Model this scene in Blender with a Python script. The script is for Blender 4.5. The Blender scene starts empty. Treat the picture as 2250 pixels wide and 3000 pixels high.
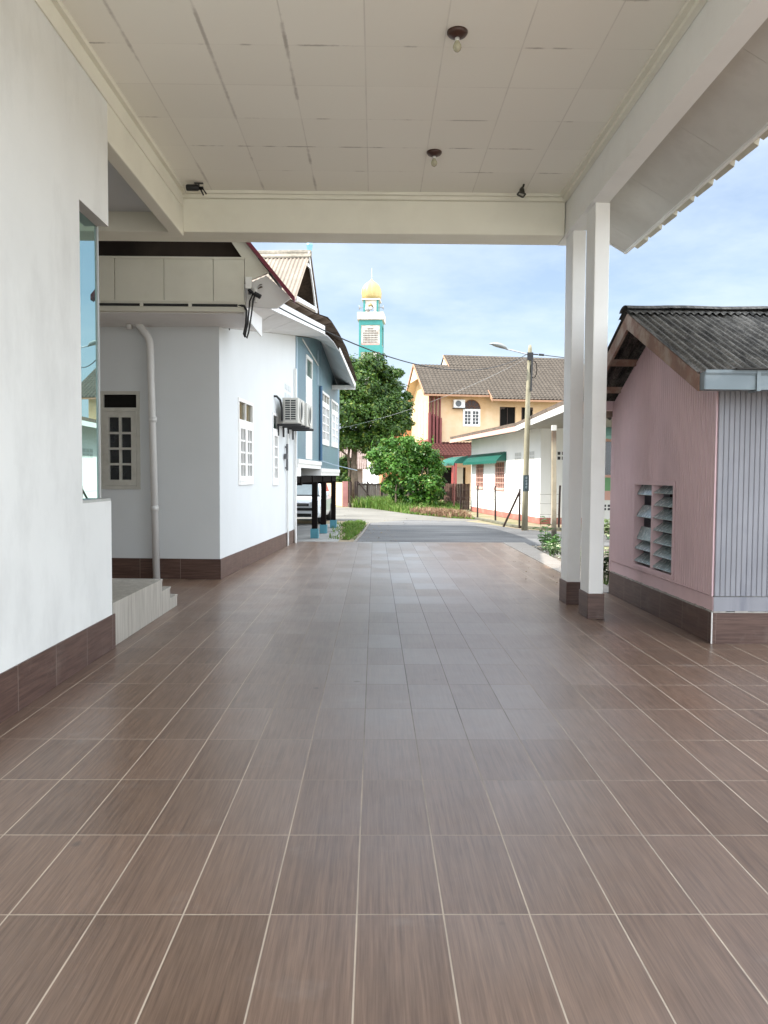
SUN_EL, SUN_B, SUN_STR = 46, -3, 4.2
SKY_STR, FILL_GAIN, CLOUD_COL, FILL_COL, EXPO = .09, 3.6, (4.6, 5.25, 6.1), (4.4, 4.75, 5.15), 1.22
import bpy, bmesh, math, random
from mathutils import Vector, Matrix
random.seed(7)
SC = bpy.context.scene
COL = SC.collection
PI = math.pi
FR = {}                                   # frame matrix of every Empty that parents parts
GZ = -0.15                                # street level (the tiled forecourt is z = 0)

# ------------------------------------------------------------------ scene helpers
def tag(o, label=None, cat=None, group=None, kind=None):
    if label: o['label'] = label
    if cat: o['category'] = cat
    if group: o['group'] = group
    if kind: o['kind'] = kind
    return o

def thing(name, label, cat, loc=(0, 0, 0), rz=0.0, group=None):
    o = bpy.data.objects.new(name, None)
    o.empty_display_size = 0.2
    COL.objects.link(o)
    o.location = loc
    o.rotation_euler = (0, 0, rz)
    FR[o.name] = Matrix.Translation(Vector(loc)) @ Matrix.Rotation(rz, 4, 'Z')
    return tag(o, label, cat, group)

def copy_thing(o, loc, rz, label):
    c = o.copy(); COL.objects.link(c)
    c.location = loc; c.rotation_euler = (0, 0, rz); c['label'] = label
    for ch in list(o.children):
        d = ch.copy(); COL.objects.link(d); d.parent = c
        for g in list(ch.children):
            e = g.copy(); COL.objects.link(e); e.parent = d
    return c

class MB:
    def __init__(s): s.v = []; s.f = []
    def quad(s, *p):
        n = len(s.v); s.v += [tuple(q) for q in p]; s.f.append(tuple(range(n, n + len(p)))); return s
    poly = quad
    def hexa(s, c):                       # 8 corners: bottom ring 0-3, top ring 4-7
        n = len(s.v); s.v += [tuple(q) for q in c]
        for f in ((0, 3, 2, 1), (4, 5, 6, 7), (0, 1, 5, 4), (1, 2, 6, 5), (2, 3, 7, 6), (3, 0, 4, 7)):
            s.f.append(tuple(n + i for i in f))
        return s
    def box(s, x0, x1, y0, y1, z0, z1):
        return s.hexa([(x0, y0, z0), (x1, y0, z0), (x1, y1, z0), (x0, y1, z0), (x0, y0, z1), (x1, y0, z1), (x1, y1, z1), (x0, y1, z1)])
    def bm(s, fm, u0, u1, z0, z1, d0, d1):
        return s.hexa([fm(u0, z0, d0), fm(u1, z0, d0), fm(u1, z0, d1), fm(u0, z0, d1), fm(u0, z1, d0), fm(u1, z1, d0), fm(u1, z1, d1), fm(u0, z1, d1)])
    def prism(s, pts, fm, d0, d1):        # outline pts (u,z) swept from d0 to d1 through fm
        n = len(s.v); k = len(pts)
        s.v += [tuple(fm(u, z, d0)) for u, z in pts] + [tuple(fm(u, z, d1)) for u, z in pts]
        s.f.append(tuple(range(n + k - 1, n - 1, -1))); s.f.append(tuple(range(n + k, n + 2 * k)))
        for i in range(k):
            j = (i + 1) % k
            s.f.append((n + i, n + j, n + k + j, n + k + i))
        return s
    def slab(s, a, b, c, d, t):           # quad a b c d thickened by vector t
        t = Vector(t)
        q = [Vector(x) for x in (a, b, c, d)]
        return s.hexa([tuple(x) for x in q] + [tuple(x + t) for x in q])
    def tube(s, path, r, n=8, cap=True):
        P = [Vector(p) for p in path]
        rs = r if isinstance(r, (list, tuple)) else [r] * len(P)
        base = len(s.v); up = None
        for i, p in enumerate(P):
            t = (P[min(i + 1, len(P) - 1)] - P[max(i - 1, 0)]).normalized()
            if up is None:
                up = Vector((0, 0, 1)) if abs(t.z) < .9 else Vector((1, 0, 0))
            a = t.cross(up).normalized(); b = a.cross(t).normalized(); up = b
            for k in range(n):
                th = 2 * PI * k / n
                s.v.append(tuple(p + a * rs[i] * math.cos(th) + b * rs[i] * math.sin(th)))
        for i in range(len(P) - 1):
            for k in range(n):
                j = (k + 1) % n
                s.f.append((base + i * n + k, base + i * n + j, base + (i + 1) * n + j, base + (i + 1) * n + k))
        if cap:
            s.f.append(tuple(base + k for k in range(n))[::-1]); s.f.append(tuple(base + (len(P) - 1) * n + k for k in range(n)))
        return s
    def lathe(s, prof, c=(0, 0, 0), n=20, fn=None, axis='z'):
        base = len(s.v)
        for r, z in prof:
            for k in range(n):
                th = 2 * PI * k / n
                rr = r * (fn(th) if fn else 1)
                a, b = rr * math.cos(th), rr * math.sin(th)
                p = (a, b, z) if axis == 'z' else ((z, a, b) if axis == 'x' else (a, z, b))
                s.v.append((c[0] + p[0], c[1] + p[1], c[2] + p[2]))
        for i in range(len(prof) - 1):
            for k in range(n):
                j = (k + 1) % n
                s.f.append((base + i * n + k, base + i * n + j, base + (i + 1) * n + j, base + (i + 1) * n + k))
        s.f.append(tuple(base + k for k in range(n))[::-1]); s.f.append(tuple(base + (len(prof) - 1) * n + k for k in range(n)))
        return s
    def grid(s, fn, nu, nv):
        base = len(s.v)
        for i in range(nu + 1):
            for j in range(nv + 1):
                s.v.append(tuple(fn(i / nu, j / nv)))
        for i in range(nu):
            for j in range(nv):
                a = base + i * (nv + 1) + j
                s.f.append((a, a + nv + 1, a + nv + 2, a + 1))
        return s
    def build(s, name, mat, parent=None, smooth=False, world=False, recalc=True, bevel=0.0):
        me = bpy.data.meshes.new(name)
        vs = s.v
        if world and parent is not None:
            inv = FR[parent.name].inverted()
            vs = [tuple(inv @ Vector(p)) for p in vs]
        me.from_pydata(vs, [], s.f)
        if recalc:
            b = bmesh.new(); b.from_mesh(me)
            if bevel: 
                bmesh.ops.remove_doubles(b, verts=b.verts, dist=1e-5)
                bmesh.ops.bevel(b, geom=[e for e in b.edges if e.calc_face_angle(0) > .5], offset=bevel, segments=2, affect='EDGES', profile=.5)
            bmesh.ops.recalc_face_normals(b, faces=b.faces); b.to_mesh(me); b.free()
        if smooth:
            for p in me.polygons: p.use_smooth = True
        me.materials.append(mat)
        o = bpy.data.objects.new(name, me); COL.objects.link(o)
        if parent is not None: o.parent = parent; FR[o.name] = FR[parent.name]
        return o

def wall_holes(mb, fm, u0, u1, z0, z1, holes, depth, d=0.0, skip=()):
    us = sorted({u0, u1} | {h[0] for h in holes} | {h[1] for h in holes})
    zs = sorted({z0, z1} | {h[2] for h in holes} | {h[3] for h in holes})
    for i in range(len(us) - 1):
        for j in range(len(zs) - 1):
            cu, cz = (us[i] + us[i + 1]) / 2, (zs[j] + zs[j + 1]) / 2
            if any(h[0] < cu < h[1] and h[2] < cz < h[3] for h in holes): continue
            mb.quad(fm(us[i], zs[j], d), fm(us[i + 1], zs[j], d), fm(us[i + 1], zs[j + 1], d), fm(us[i], zs[j + 1], d))
    for a, b, c, e in holes:
        p = [(a, c), (b, c), (b, e), (a, e)]
        for k in range(4):
            if k in skip: continue
            (x, y), (X, Y) = p[k], p[(k + 1) % 4]
            mb.quad(fm(x, y, d), fm(X, Y, d), fm(X, Y, d - depth), fm(x, y, d - depth))

# ------------------------------------------------------------------ materials
class NG:
    def __init__(s, name):
        s.m = bpy.data.materials.new(name); s.m.use_nodes = True
        s.t = s.m.node_tree; s.t.nodes.clear()
        s.out = s.n('ShaderNodeOutputMaterial')
    def n(s, kind, **kw):
        o = s.t.nodes.new(kind)
        for k, v in kw.items(): setattr(o, k, v)
        return o
    def link(s, a, b): s.t.links.new(a, b)
    def put(s, sock, val):
        if hasattr(val, 'is_linked') or hasattr(val, 'links'): s.link(val, sock)
        else: sock.default_value = val
    def math(s, op, a, b=0.0, c=None, clamp=False):
        o = s.n('ShaderNodeMath', operation=op, use_clamp=clamp)
        s.put(o.inputs[0], a); s.put(o.inputs[1], b)
        if c is not None: s.put(o.inputs[2], c)
        return o.outputs[0]
    def noise(s, vec, scale, detail=4, rough=.55):
        o = s.n('ShaderNodeTexNoise'); s.put(o.inputs['Vector'], vec)
        o.inputs['Scale'].default_value = scale; o.inputs['Detail'].default_value = detail; o.inputs['Roughness'].default_value = rough
        return o.outputs['Fac']
    def ramp(s, fac, a, b, lo=0.0, hi=1.0):
        o = s.n('ShaderNodeMapRange'); o.clamp = True
        s.put(o.inputs[0], fac)
        for i, v in ((1, a), (2, b), (3, lo), (4, hi)): o.inputs[i].default_value = v
        return o.outputs[0]
    def mix(s, fac, a, b, blend='MIX'):
        o = s.n('ShaderNodeMix', data_type='RGBA', blend_type=blend)
        s.put(o.inputs[0], fac)
        for i, v in ((6, a), (7, b)):
            if isinstance(v, tuple): v = (v[0], v[1], v[2], 1)
            s.put(o.inputs[i], v)
        return o.outputs[2]
    def coord(s, kind='Object', scale=None):
        o = s.n('ShaderNodeTexCoord').outputs[kind]
        if scale:
            m = s.n('ShaderNodeMapping'); s.link(o, m.inputs[0]); m.inputs['Scale'].default_value = scale; o = m.outputs[0]
        return o
    def xyz(s, vec):
        o = s.n('ShaderNodeSeparateXYZ'); s.link(vec, o.inputs[0]); return o.outputs
    def comb(s, x, y, z):
        o = s.n('ShaderNodeCombineXYZ')
        for i, v in enumerate((x, y, z)): s.put(o.inputs[i], v)
        return o.outputs[0]
    def bump(s, h, strength=.3, dist=.01):
        o = s.n('ShaderNodeBump'); o.inputs['Strength'].default_value = strength; o.inputs['Distance'].default_value = dist
        s.link(h, o.inputs['Height']); return o.outputs[0]
    def pbr(s, col, rough=.6, normal=None, metallic=0.0, spec=.5, **kw):
        o = s.n('ShaderNodeBsdfPrincipled')
        if isinstance(col, tuple): col = (col[0], col[1], col[2], 1)
        s.put(o.inputs['Base Color'], col); s.put(o.inputs['Roughness'], rough); s.put(o.inputs['Metallic'], metallic)
        s.put(o.inputs['Specular IOR Level'], spec)
        if normal is not None: s.link(normal, o.inputs['Normal'])
        for k, v in kw.items(): s.put(o.inputs[k], v)
        s.link(o.outputs[0], s.out.inputs[0]); return o

MATS = {}
def mul(c, k): return (min(c[0] * k, 1), min(c[1] * k, 1), min(c[2] * k, 1))

def M(name, col, rough=.6, var=.12, vs=3.0, bump=.15, bs=30.0, dist=.004, spec=.4, metallic=0.0, stain=None, sscale=1.2, samt=.5, sth=(.52, .72), kind='Object', stretch=None):
    if name in MATS: return MATS[name]
    g = NG(name); c = g.coord(kind)
    f = g.ramp(g.noise(c, vs, 5), .3, .7)
    cc = g.mix(f, mul(col, 1 - var), mul(col, 1 + var))
    if stain:
        sc = c if not stretch else g.coord(kind, stretch)
        k = g.ramp(g.noise(sc, sscale, 6, .65), sth[0], sth[1], 0, samt)
        cc = g.mix(k, cc, stain)
    nm = g.bump(g.noise(c, bs, 4), bump, dist) if bump else None
    g.pbr(cc, rough, nm, metallic, spec)
    MATS[name] = g.m; return g.m

def tile_nodes(g, X, Y, w, h, x0, y0, grout):
    """returns (grout mask, cell random, cell coords)"""
    u = g.math('DIVIDE', g.math('SUBTRACT', X, x0), w); v = g.math('DIVIDE', g.math('SUBTRACT', Y, y0), h)
    fu, fv = g.math('FLOOR', u), g.math('FLOOR', v)
    eu = g.math('MULTIPLY', g.math('PINGPONG', u, .5), w); ev = g.math('MULTIPLY', g.math('PINGPONG', v, .5), h)
    wn = g.n('ShaderNodeTexWhiteNoise', noise_dimensions='2D'); g.link(g.comb(fu, fv, 0.0), wn.inputs['Vector'])
    mu = g.ramp(eu, grout * .35, grout * .65, 1, 0); mv = g.ramp(ev, grout * .35, grout * .65, 1, 0)
    return mu, mv, wn.outputs['Value'], fu, fv

def floor_mat():
    g = NG('wood_look_floor_tile'); c = g.coord('Object'); X, Y, Z = g.xyz(c)
    mu, mv, rnd, fu, fv = tile_nodes(g, X, Y, .3, .6, -.9543, 2.644 - .6 * 10, .0056)
    off = g.math('MULTIPLY', rnd, 37.0)
    s1 = g.comb(g.math('MULTIPLY', X, 70.0), g.math('ADD', g.math('MULTIPLY', Y, 2.2), off), off)
    s2 = g.comb(g.math('MULTIPLY', X, 230.0), g.math('ADD', g.math('MULTIPLY', Y, 6.0), off), off)
    gr = g.math('ADD', g.math('MULTIPLY', g.noise(s1, 1.0, 3, .5), .5), g.math('MULTIPLY', g.noise(s2, 1.0, 3), .5))
    gr = g.ramp(gr, .33, .67)
    base = g.mix(gr, (.092, .052, .033), (.222, .140, .094))
    base = g.mix(g.ramp(rnd, 0, 1, 0, .5), base, g.mix(gr, (.110, .066, .044), (.212, .134, .094)))
    hsv = g.n('ShaderNodeHueSaturation'); g.link(base, hsv.inputs['Color']); g.link(g.ramp(rnd, 0, 1, .88, 1.10), hsv.inputs['Value']); base = hsv.outputs[0]
    # dust tracked down the middle plus painted sky reflection; scuffs and footprints
    d1 = g.noise(c, .55, 5, .6); d2 = g.noise(c, 6.0, 6, .7)
    lane = g.math('MULTIPLY', g.ramp(g.math('ABSOLUTE', g.math('SUBTRACT', X, .42)), .3, 1.7, 1, 0), g.math('ADD', g.ramp(Y, 2.2, 5.0, .2, 1), g.ramp(Y, 7.0, 12.0, 0, .45)))
    dust_sheen = g.math('MULTIPLY', g.math('ADD', g.ramp(d1, .45, .75, 0, .10), g.math('MULTIPLY', lane, g.ramp(rnd, 0, 1, .42, .74))), g.ramp(d2, .3, .7, .75, 1.0))
    base = g.mix(dust_sheen, base, (.29, .285, .29))
    scuff = g.ramp(g.noise(g.coord('Object', (2.2, 3.0, 1)), 1.0, 4, .6), .62, .80, 0, .3)
    base = g.mix(scuff, base, (.30, .28, .26))
    spots = g.ramp(g.noise(c, 5.5, 1, .4), .77, .81, 0, .5)
    base = g.mix(spots, base, (.05, .043, .04))
    # grout: cream near the walls, dirty along the wheel track
    gn = g.ramp(g.math('ADD', g.math('MULTIPLY', lane, .50), g.math('MULTIPLY', g.noise(c, 2.3, 5, .7), .7)), .30, .92)
    gcol = g.mix(gn, (.52, .43, .34), (.095, .09, .088))
    weak = g.ramp(g.noise(c, 2.2, 4), .35, .6, .55, 1)
    m = g.math('MAXIMUM', mu, g.math('MULTIPLY', mv, weak))
    col = g.mix(m, base, gcol)
    rough = g.math('ADD', g.ramp(g.noise(c, 1.7, 3), .3, .7, .29, .35), g.math('ADD', g.math('MULTIPLY', dust_sheen, .08), g.math('MULTIPLY', m, .35)))
    h = g.math('SUBTRACT', g.math('MULTIPLY', gr, .12), m)
    g.pbr(col, rough, g.bump(h, .12, .0018), 0, .62)
    return g.m

def plinth_mat(name='brown_plinth_tile', axis='Y', w=.6, x0=0.1, k=1.0):
    g = NG(name); c = g.coord('Object'); X, Y, Z = g.xyz(c)
    U = Y if axis == 'Y' else X
    mu, mv, rnd, fu, fv = tile_nodes(g, U, Z, w, 9.0, x0, -1.0, .005)
    off = g.math('MULTIPLY', rnd, 31.0)
    s1 = g.comb(g.math('ADD', g.math('MULTIPLY', X, 3.0), off), g.math('ADD', g.math('MULTIPLY', Y, 3.0), off), g.math('MULTIPLY', Z, 60.0))
    gr = g.ramp(g.noise(s1, 1.0, 4, .6), .35, .65)
    col = g.mix(gr, mul((.060, .030, .022), k), mul((.112, .064, .048), k))
    col = g.mix(g.ramp(g.noise(c, 3.0, 6, .7), .55, .75, 0, .35), col, (.19, .15, .125))
    col = g.mix(mu, col, (.24, .19, .155))
    g.pbr(col, .42, g.bump(g.math('SUBTRACT', g.math('MULTIPLY', gr, .1), mu), .2, .002), 0, .45)
    return g.m

def beige_mat():
    g = NG('beige_step_tile'); c = g.coord('Object')
    s = g.coord('Object', (9, 9, .6))
    gr = g.ramp(g.noise(s, 2.2, 5, .65), .35, .68)
    col = g.mix(gr, (.30, .275, .235), (.47, .445, .39))
    g.pbr(col, .4, None, 0, .4); return g.m

def ceiling_mat():
    g = NG('painted_ceiling_board'); c = g.coord('Object'); X, Y, Z = g.xyz(c)
    mu, mv, rnd, fu, fv = tile_nodes(g, X, Y, .61, .625, -.025, 5.957 - .625 * 20, .011)
    n1 = g.noise(c, 1.1, 5, .65); n2 = g.noise(c, 2.3, 5, .6)
    wn = g.n('ShaderNodeTexWhiteNoise', noise_dimensions='1D')
    g.link(g.math('ADD', fu, g.ramp(g.math('FRACT', g.math('DIVIDE', g.math('SUBTRACT', X, -.025), .61)), .49, .51, 0, 1)), wn.inputs['W'])
    wn2 = g.n('ShaderNodeTexWhiteNoise', noise_dimensions='1D')
    g.link(g.math('ADD', fv, g.math('ADD', g.ramp(g.math('FRACT', g.math('DIVIDE', g.math('SUBTRACT', Y, 5.957), .625)), .49, .51, 0, 1), 71.0)), wn2.inputs['W'])
    base = g.mix(g.ramp(rnd, 0, 1), (.83, .815, .735), (.865, .85, .77))
    base = g.mix(g.ramp(g.noise(c, .8, 4), .35, .7, 0, .35), base, (.84, .80, .725))
    thin = g.math('MAXIMUM', g.math('MULTIPLY', mu, g.ramp(n2, .4, .6, .3, .6)), g.math('MULTIPLY', mv, g.ramp(n2, .42, .62, .08, .4)))
    # dirty, wider stretches of some joints
    U = g.math('MULTIPLY', g.math('PINGPONG', g.math('DIVIDE', g.math('SUBTRACT', X, -.025), .61), .5), .61)
    V = g.math('MULTIPLY', g.math('PINGPONG', g.math('DIVIDE', g.math('SUBTRACT', Y, 5.957), .625), .5), .625)
    fz = g.math('MULTIPLY', g.noise(c, 26.0, 4), .012)
    wu = g.math('MULTIPLY', g.ramp(g.math('SUBTRACT', U, fz), .004, .013, 1, 0), g.math('MULTIPLY', g.ramp(n1, .47, .6), g.ramp(wn.outputs['Value'], .3, .55)))
    wv = g.math('MULTIPLY', g.ramp(g.math('SUBTRACT', V, fz), .002, .008, 1, 0), g.math('MULTIPLY', g.ramp(n2, .52, .6), g.ramp(wn2.outputs['Value'], .25, .5)))
    dirt = g.math('MAXIMUM', wu, g.math('MULTIPLY', wv, 1.0), clamp=True)
    col = g.mix(g.math('MULTIPLY', thin, .5), base, (.36, .33, .285))
    col = g.mix(g.math('MULTIPLY', dirt, .55), col, (.27, .235, .20))
    g.pbr(col, .75, g.bump(g.math('SUBTRACT', g.math('MULTIPLY', g.noise(c, 60, 3), .1), thin), .25, .004), 0, .25)
    return g.m

def lichen_roof(name, a, b, c_, scale=1.0, stretch=(1, 1, 1), rows=None, rough=.9):
    g = NG(name); c = g.coord('Object', stretch); cc = g.coord('Object')
    n1 = g.ramp(g.noise(c, 2.2 * scale, 6, .7), .36, .62); n2 = g.ramp(g.noise(cc, 14 * scale, 6, .7), .42, .62); n3 = g.ramp(g.noise(cc, 45 * scale, 5, .7), .55, .7)
    col = g.mix(n1, a, b); col = g.mix(g.math('MULTIPLY', n2, .65), col, c_)
    col = g.mix(g.math('MULTIPLY', n3, .6), col, mul(b, 1.5))
    g.pbr(col, rough, g.bump(g.noise(cc, 50 * scale, 5, .7), .4, .01), 0, .2)
    return g.m

def leaf_mat(name, dark, light, yellow=None, gloss=.45, trans=.28):
    g = NG(name)
    r = g.n('ShaderNodeNewGeometry').outputs['Random Per Island']
    c = g.coord('Object')
    col = g.mix(g.ramp(r, 0, 1), dark, light)
    big = g.ramp(g.noise(c, .55, 3), .42, .62)
    col = g.mix(g.math('MULTIPLY', big, .55), col, light)
    if yellow: col = g.mix(g.ramp(r, .86, .93, 0, .8), col, yellow)
    p = g.n('ShaderNodeBsdfPrincipled'); g.link(col, p.inputs['Base Color']); p.inputs['Roughness'].default_value = gloss; p.inputs['Specular IOR Level'].default_value = .35
    t = g.n('ShaderNodeBsdfTranslucent'); g.link(g.mix(.5, col, light), t.inputs[0])
    m = g.n('ShaderNodeMixShader'); m.inputs[0].default_value = trans
    g.link(p.outputs[0], m.inputs[1]); g.link(t.outputs[0], m.inputs[2]); g.link(m.outputs[0], g.out.inputs[0])
    return g.m

WHITE = M('white_plaster', (.74, .75, .725), .8, .05, .9, .35, 14, .006, .25, stain=(.46, .46, .44), sscale=1.5, samt=.5, sth=(.48, .8), stretch=(1, 1, .45))
WHITE2 = M('white_plaster_clean', (.62, .64, .64), .8, .02, 1.5, .06, 60, .002, .25, stain=(.60, .60, .58), sscale=.9, samt=.2, sth=(.55, .8), stretch=(1, 1, .35))
CREAM = M('cream_beam_paint', (.78, .765, .665), .7, .04, 1.3, .1, 40, .003, .3, stain=(.50, .47, .38), sscale=1.0, samt=.2)
COLW = M('white_column_paint', (.80, .80, .775), .65, .03, 1.5, .08, 45, .003, .3, stain=(.56, .55, .52), sscale=1.4, samt=.25)
SOFF = M('unpainted_soffit_board', (.64, .625, .58), .85, .07, 2.0, .35, 90, .004, .2, stain=(.40, .38, .34), sscale=2.0, samt=.4)
PVC = M('pvc_pipe_white', (.66, .655, .63), .4, .03, 4, 0)
WOODW = M('white_gloss_paint', (.78, .775, .75), .4, .03, 3, .05, 30, .002, .45)
BLACKP = M('black_plastic', (.012, .012, .013), .4, .1, 9, 0)
DARK = M('dark_void', (.012, .011, .010), .9, .1, 3, 0, spec=.1)
GLASSD = M('dark_window_glass', (.012, .014, .016), .08, .5, 6, 0, spec=.6)
GREYGL = M('frosted_window_glass', (.035, .045, .048), .3, .25, 9, 0, spec=.35)
BROWNGL = M('brown_tinted_glass', (.080, .066, .022), .15, .3, 3, 0, spec=.5)
GREENGL = M('green_tinted_glass', (.05, .10, .075), .15, .3, 3, 0, spec=.5)
CABLE = M('black_cable', (.014, .014, .015), .55, .1, 9, 0)
FLOOR = floor_mat(); CEIL = ceiling_mat(); BEIGE = beige_mat()
PL_Y = plinth_mat('brown_plinth_tile', 'Y', .6, .06); PL_X = plinth_mat('brown_plinth_tile_front', 'X', .6, .02)
PL_C = plinth_mat('brown_column_tile', 'Y', 3.0, -1.0)

# ------------------------------------------------------------------ ground and streets
def sheet(name, pts, z, mat, kind='structure', thick=0.0):
    m = MB()
    if thick: m.prism([(p[0], p[1]) for p in pts], lambda u, v, d: (u, v, d), z - thick, z)
    else: m.poly(*[(p[0], p[1], z) for p in pts])
    return tag(m.build(name, mat, recalc=True), kind=kind)

DIRT = M('sandy_dirt', (.30, .245, .175), .95, .18, 2.0, .5, 25, .02, .1, stain=(.11, .13, .045), sscale=.5, samt=.8, sth=(.45, .65))
sheet('ground', [(-400, -400), (400, -400), (400, 600), (-400, 600)], GZ - .012, DIRT)
g = NG('worn_asphalt'); c = g.coord('Object')
a = g.mix(g.ramp(g.noise(g.coord('Object', (.35, 1.5, 1)), .9, 6, .65), .36, .66), (.062, .063, .066), (.165, .164, .163))
a = g.mix(g.ramp(g.noise(c, 60, 4, .7), .45, .7, 0, .6), a, (.22, .215, .21))
a = g.mix(g.ramp(g.noise(c, .35, 5), .55, .7, 0, .5), a, (.17, .165, .16))
g.pbr(a, .85, g.bump(g.noise(c, 90, 4), .5, .008), 0, .25); ASPH = g.m
sheet('road', [(-.62, 18.0), (3.45, 18.0), (3.5, 18.95), (30, 17.5), (30, 21.0), (9, 23.0), (5.3, 24.1), (4.5, 25.3), (3.85, 28.0), (3.35, 29.3), (1.3, 29.8), (-.25, 27.6), (-.42, 22.5)], GZ - .004, ASPH)
CONC = M('pale_concrete_road', (.165, .157, .138), .9, .2, .6, .4, 60, .006, .2, stain=(.22, .21, .19), sscale=.8, samt=.5)
sheet('concrete_road', [(-.25, 27.6), (1.3, 29.8), (3.35, 29.3), (4.1, 30.2), (3.1, 31.2), (1.5, 34.6), (-.2, 40.2), (-1.9, 41.6), (-14, 47), (-14, 33), (-1.2, 29.0)], GZ - .006, CONC)
SLAB = M('grey_carport_slab', (.30, .295, .28), .85, .15, 1.0, .3, 50, .005, .25, stain=(.15, .145, .135), sscale=.7, samt=.6)
sheet('concrete_slab', [(-9, 18.0), (-.98, 18.0), (-.92, 20.3), (-1.18, 27.2), (-9, 27.2)], GZ - .005, SLAB)
YARD = M('pale_yard_concrete', (.52, .50, .455), .9, .1, .8, .3, 40, .006, .2)
sheet('driveway', [(-60, -60), (60, -60), (60, -2.4), (-60, -2.4)], GZ, YARD)
sheet('side_yard', [(12.0, -2.4), (60, -2.4), (60, 17.0), (12.0, 17.0)], GZ, YARD)
# tiled forecourt: a raised slab; its pale kerb strip runs along the planting bed
sheet('floor', [(-9, -2.4), (12, -2.4), (12, 10.2), (2.945, 10.2), (2.945, 17.96), (-9, 17.96)], 0.0, FLOOR, thick=.3)
KERB = M('pale_kerb_tile', (.215, .19, .165), .55, .08, 3, .1, 40, .002, .35, stain=(.30, .27, .24), sscale=2.0, samt=.5)
mb = MB()
ys = [10.2 + .6 * i for i in range(13)] + [17.96]
for i in range(len(ys) - 1):
    f = lambda y: 3.24 + (y - 10.2) * .028
    mb.hexa([(2.951, ys[i] + .003, -.3), (f(ys[i]), ys[i] + .003, -.3), (f(ys[i + 1]), ys[i + 1] - .003, -.3), (2.951, ys[i + 1] - .003, -.3), (2.951, ys[i] + .003, .004), (f(ys[i]), ys[i] + .003, .004), (f(ys[i + 1]), ys[i + 1] - .003, .004), (2.951, ys[i + 1] - .003, .004)])
tag(mb.build('kerb', KERB), kind='structure')
mb = MB().box(3.06, 3.30, 10.16, 10.20, -.02, .006)
tag(mb.build('floor_drain', BLACKP), 'narrow black drain slot in the tiles at the far foot of the pink shed', 'drain')

# ------------------------------------------------------------------ carport (ceiling, beams, paired columns, eave)
cp = thing('carport', 'cream carport roof with boarded ceiling, deep beams and tiled eave on paired white columns', 'carport', (2.37, 8.4, 0))
MB().box(-2.28, 2.26, -1.6, 9.43, 4.85, 4.88).build('ceiling', CEIL, cp, world=True)
MB().box(-7, 2.247, 9.43, 9.83, 4.39, 4.95).build('front_beam', CREAM, cp, world=True, bevel=.012)
MB().prism([(2.25, 4.39), (2.435, 4.39), (2.435, 4.95), (2.262, 4.95)], lambda u, z, d: (u, d, z), -1.6, 9.83 + .003).build('side_beam', COLW, cp, world=True)
MB().box(-2.42, -2.2785, 6.795, 9.427, 4.34, 4.95).build('wall_beam', CREAM, cp, world=True, bevel=.01)
MB().box(-7, -2.43, 6.9, 9.425, 4.62, 4.66).build('porch_ceiling', WHITE2, cp, world=True)
mb = MB()                                  # cornice: two stepped mouldings round the ceiling
for (w, h) in ((.10, .035), (.055, .075)):
    mb.box(-2.277, 2.25, 9.43 - w, 9.427, 4.85 - h, 4.848)
    mb.box(2.26 - w, 2.255, -1.6, 9.42 - w, 4.85 - h, 4.848)
mb.box(-2.2784, -2.225, -1.6, 9.33, 4.80, 4.848); mb.box(-2.2784, -2.266, -1.6, 9.33, 4.655, 4.80)
mb.build('cornice', CREAM, cp, world=True)
for (y0, y1) in ((8.29, 8.66), (9.22, 9.58)):
    c_ = MB().box(2.295, 2.450, y0 + .012, y1 - .012, .27, 4.392).build('column', COLW, cp, world=True, bevel=.008)
    MB().box(2.283, 2.462, y0, y1, 0, .272).build('column_base', PL_C, c_, world=True, bevel=.004)
P2 = math.tan(math.radians(27.5))
def rz_(x): return 4.315 + (3.10 - x) * .575
mb = MB()
for i in range(10):                        # soffit boards with open joints
    y0, y1 = -1.6 + i * 1.22, min(-1.6 + (i + 1) * 1.22, 9.83) - .004
    if y0 > 9.8: break
    mb.slab((2.43, y0, rz_(2.43)), (3.10, y0, rz_(3.10)), (3.10, y1, rz_(3.10)), (2.43, y1, rz_(2.43)), (0, 0, .012))
mb.build('soffit', SOFF, cp, world=True)
mb = MB().box(3.085, 3.115, -1.6, 9.84, 4.295, 4.355).box(2.44, 3.085, 9.80, 9.83, 4.6, 4.85)
mb.slab((2.43, 9.832, rz_(2.43) - .012), (3.10, 9.832, rz_(3.10) - .012), (3.10, 9.855, rz_(3.10) - .012), (2.43, 9.855, rz_(2.43) - .012), (0, 0, .14))
mb.build('fascia', COLW, cp, world=True)
CTILE = M('cream_roof_tile', (.58, .545, .44), .7, .1, 6, .2, 40, .004, .3, stain=(.32, .27, .2), sscale=3, samt=.5)
mb = MB()                                  # interlocking roof tiles; only their lower edge shows from below
pitch, W = .455, 6.4
n = int(11.6 / pitch)
for i in range(n):
    y1 = 9.90 - i * pitch; y0 = y1 - pitch
    for (ya, yb, za, zb) in ((y0 + .0, y0 + .09, .045, .055), (y0 + .09, y0 + .115, .055, .0), (y0 + .115, y1 + .03, .0, .012)):
        xa, xb = -2.6, 3.285
        zc = lambda x: 4.375 + (3.285 - x) * .575 * .98
        mb.hexa([(xa, ya, zc(xa) + za), (xb, ya, zc(xb) + za), (xb, yb, zc(xb) + zb), (xa, yb, zc(xa) + zb), (xa, ya, zc(xa) + za + .022), (xb, ya, zc(xb) + za + .022), (xb, yb, zc(xb) + zb + .022), (xa, yb, zc(xa) + zb + .022)])
mb.build('roof', CTILE, cp, world=True)
zr = 4.375 + (3.285 + 2.6) * .5635
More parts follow.
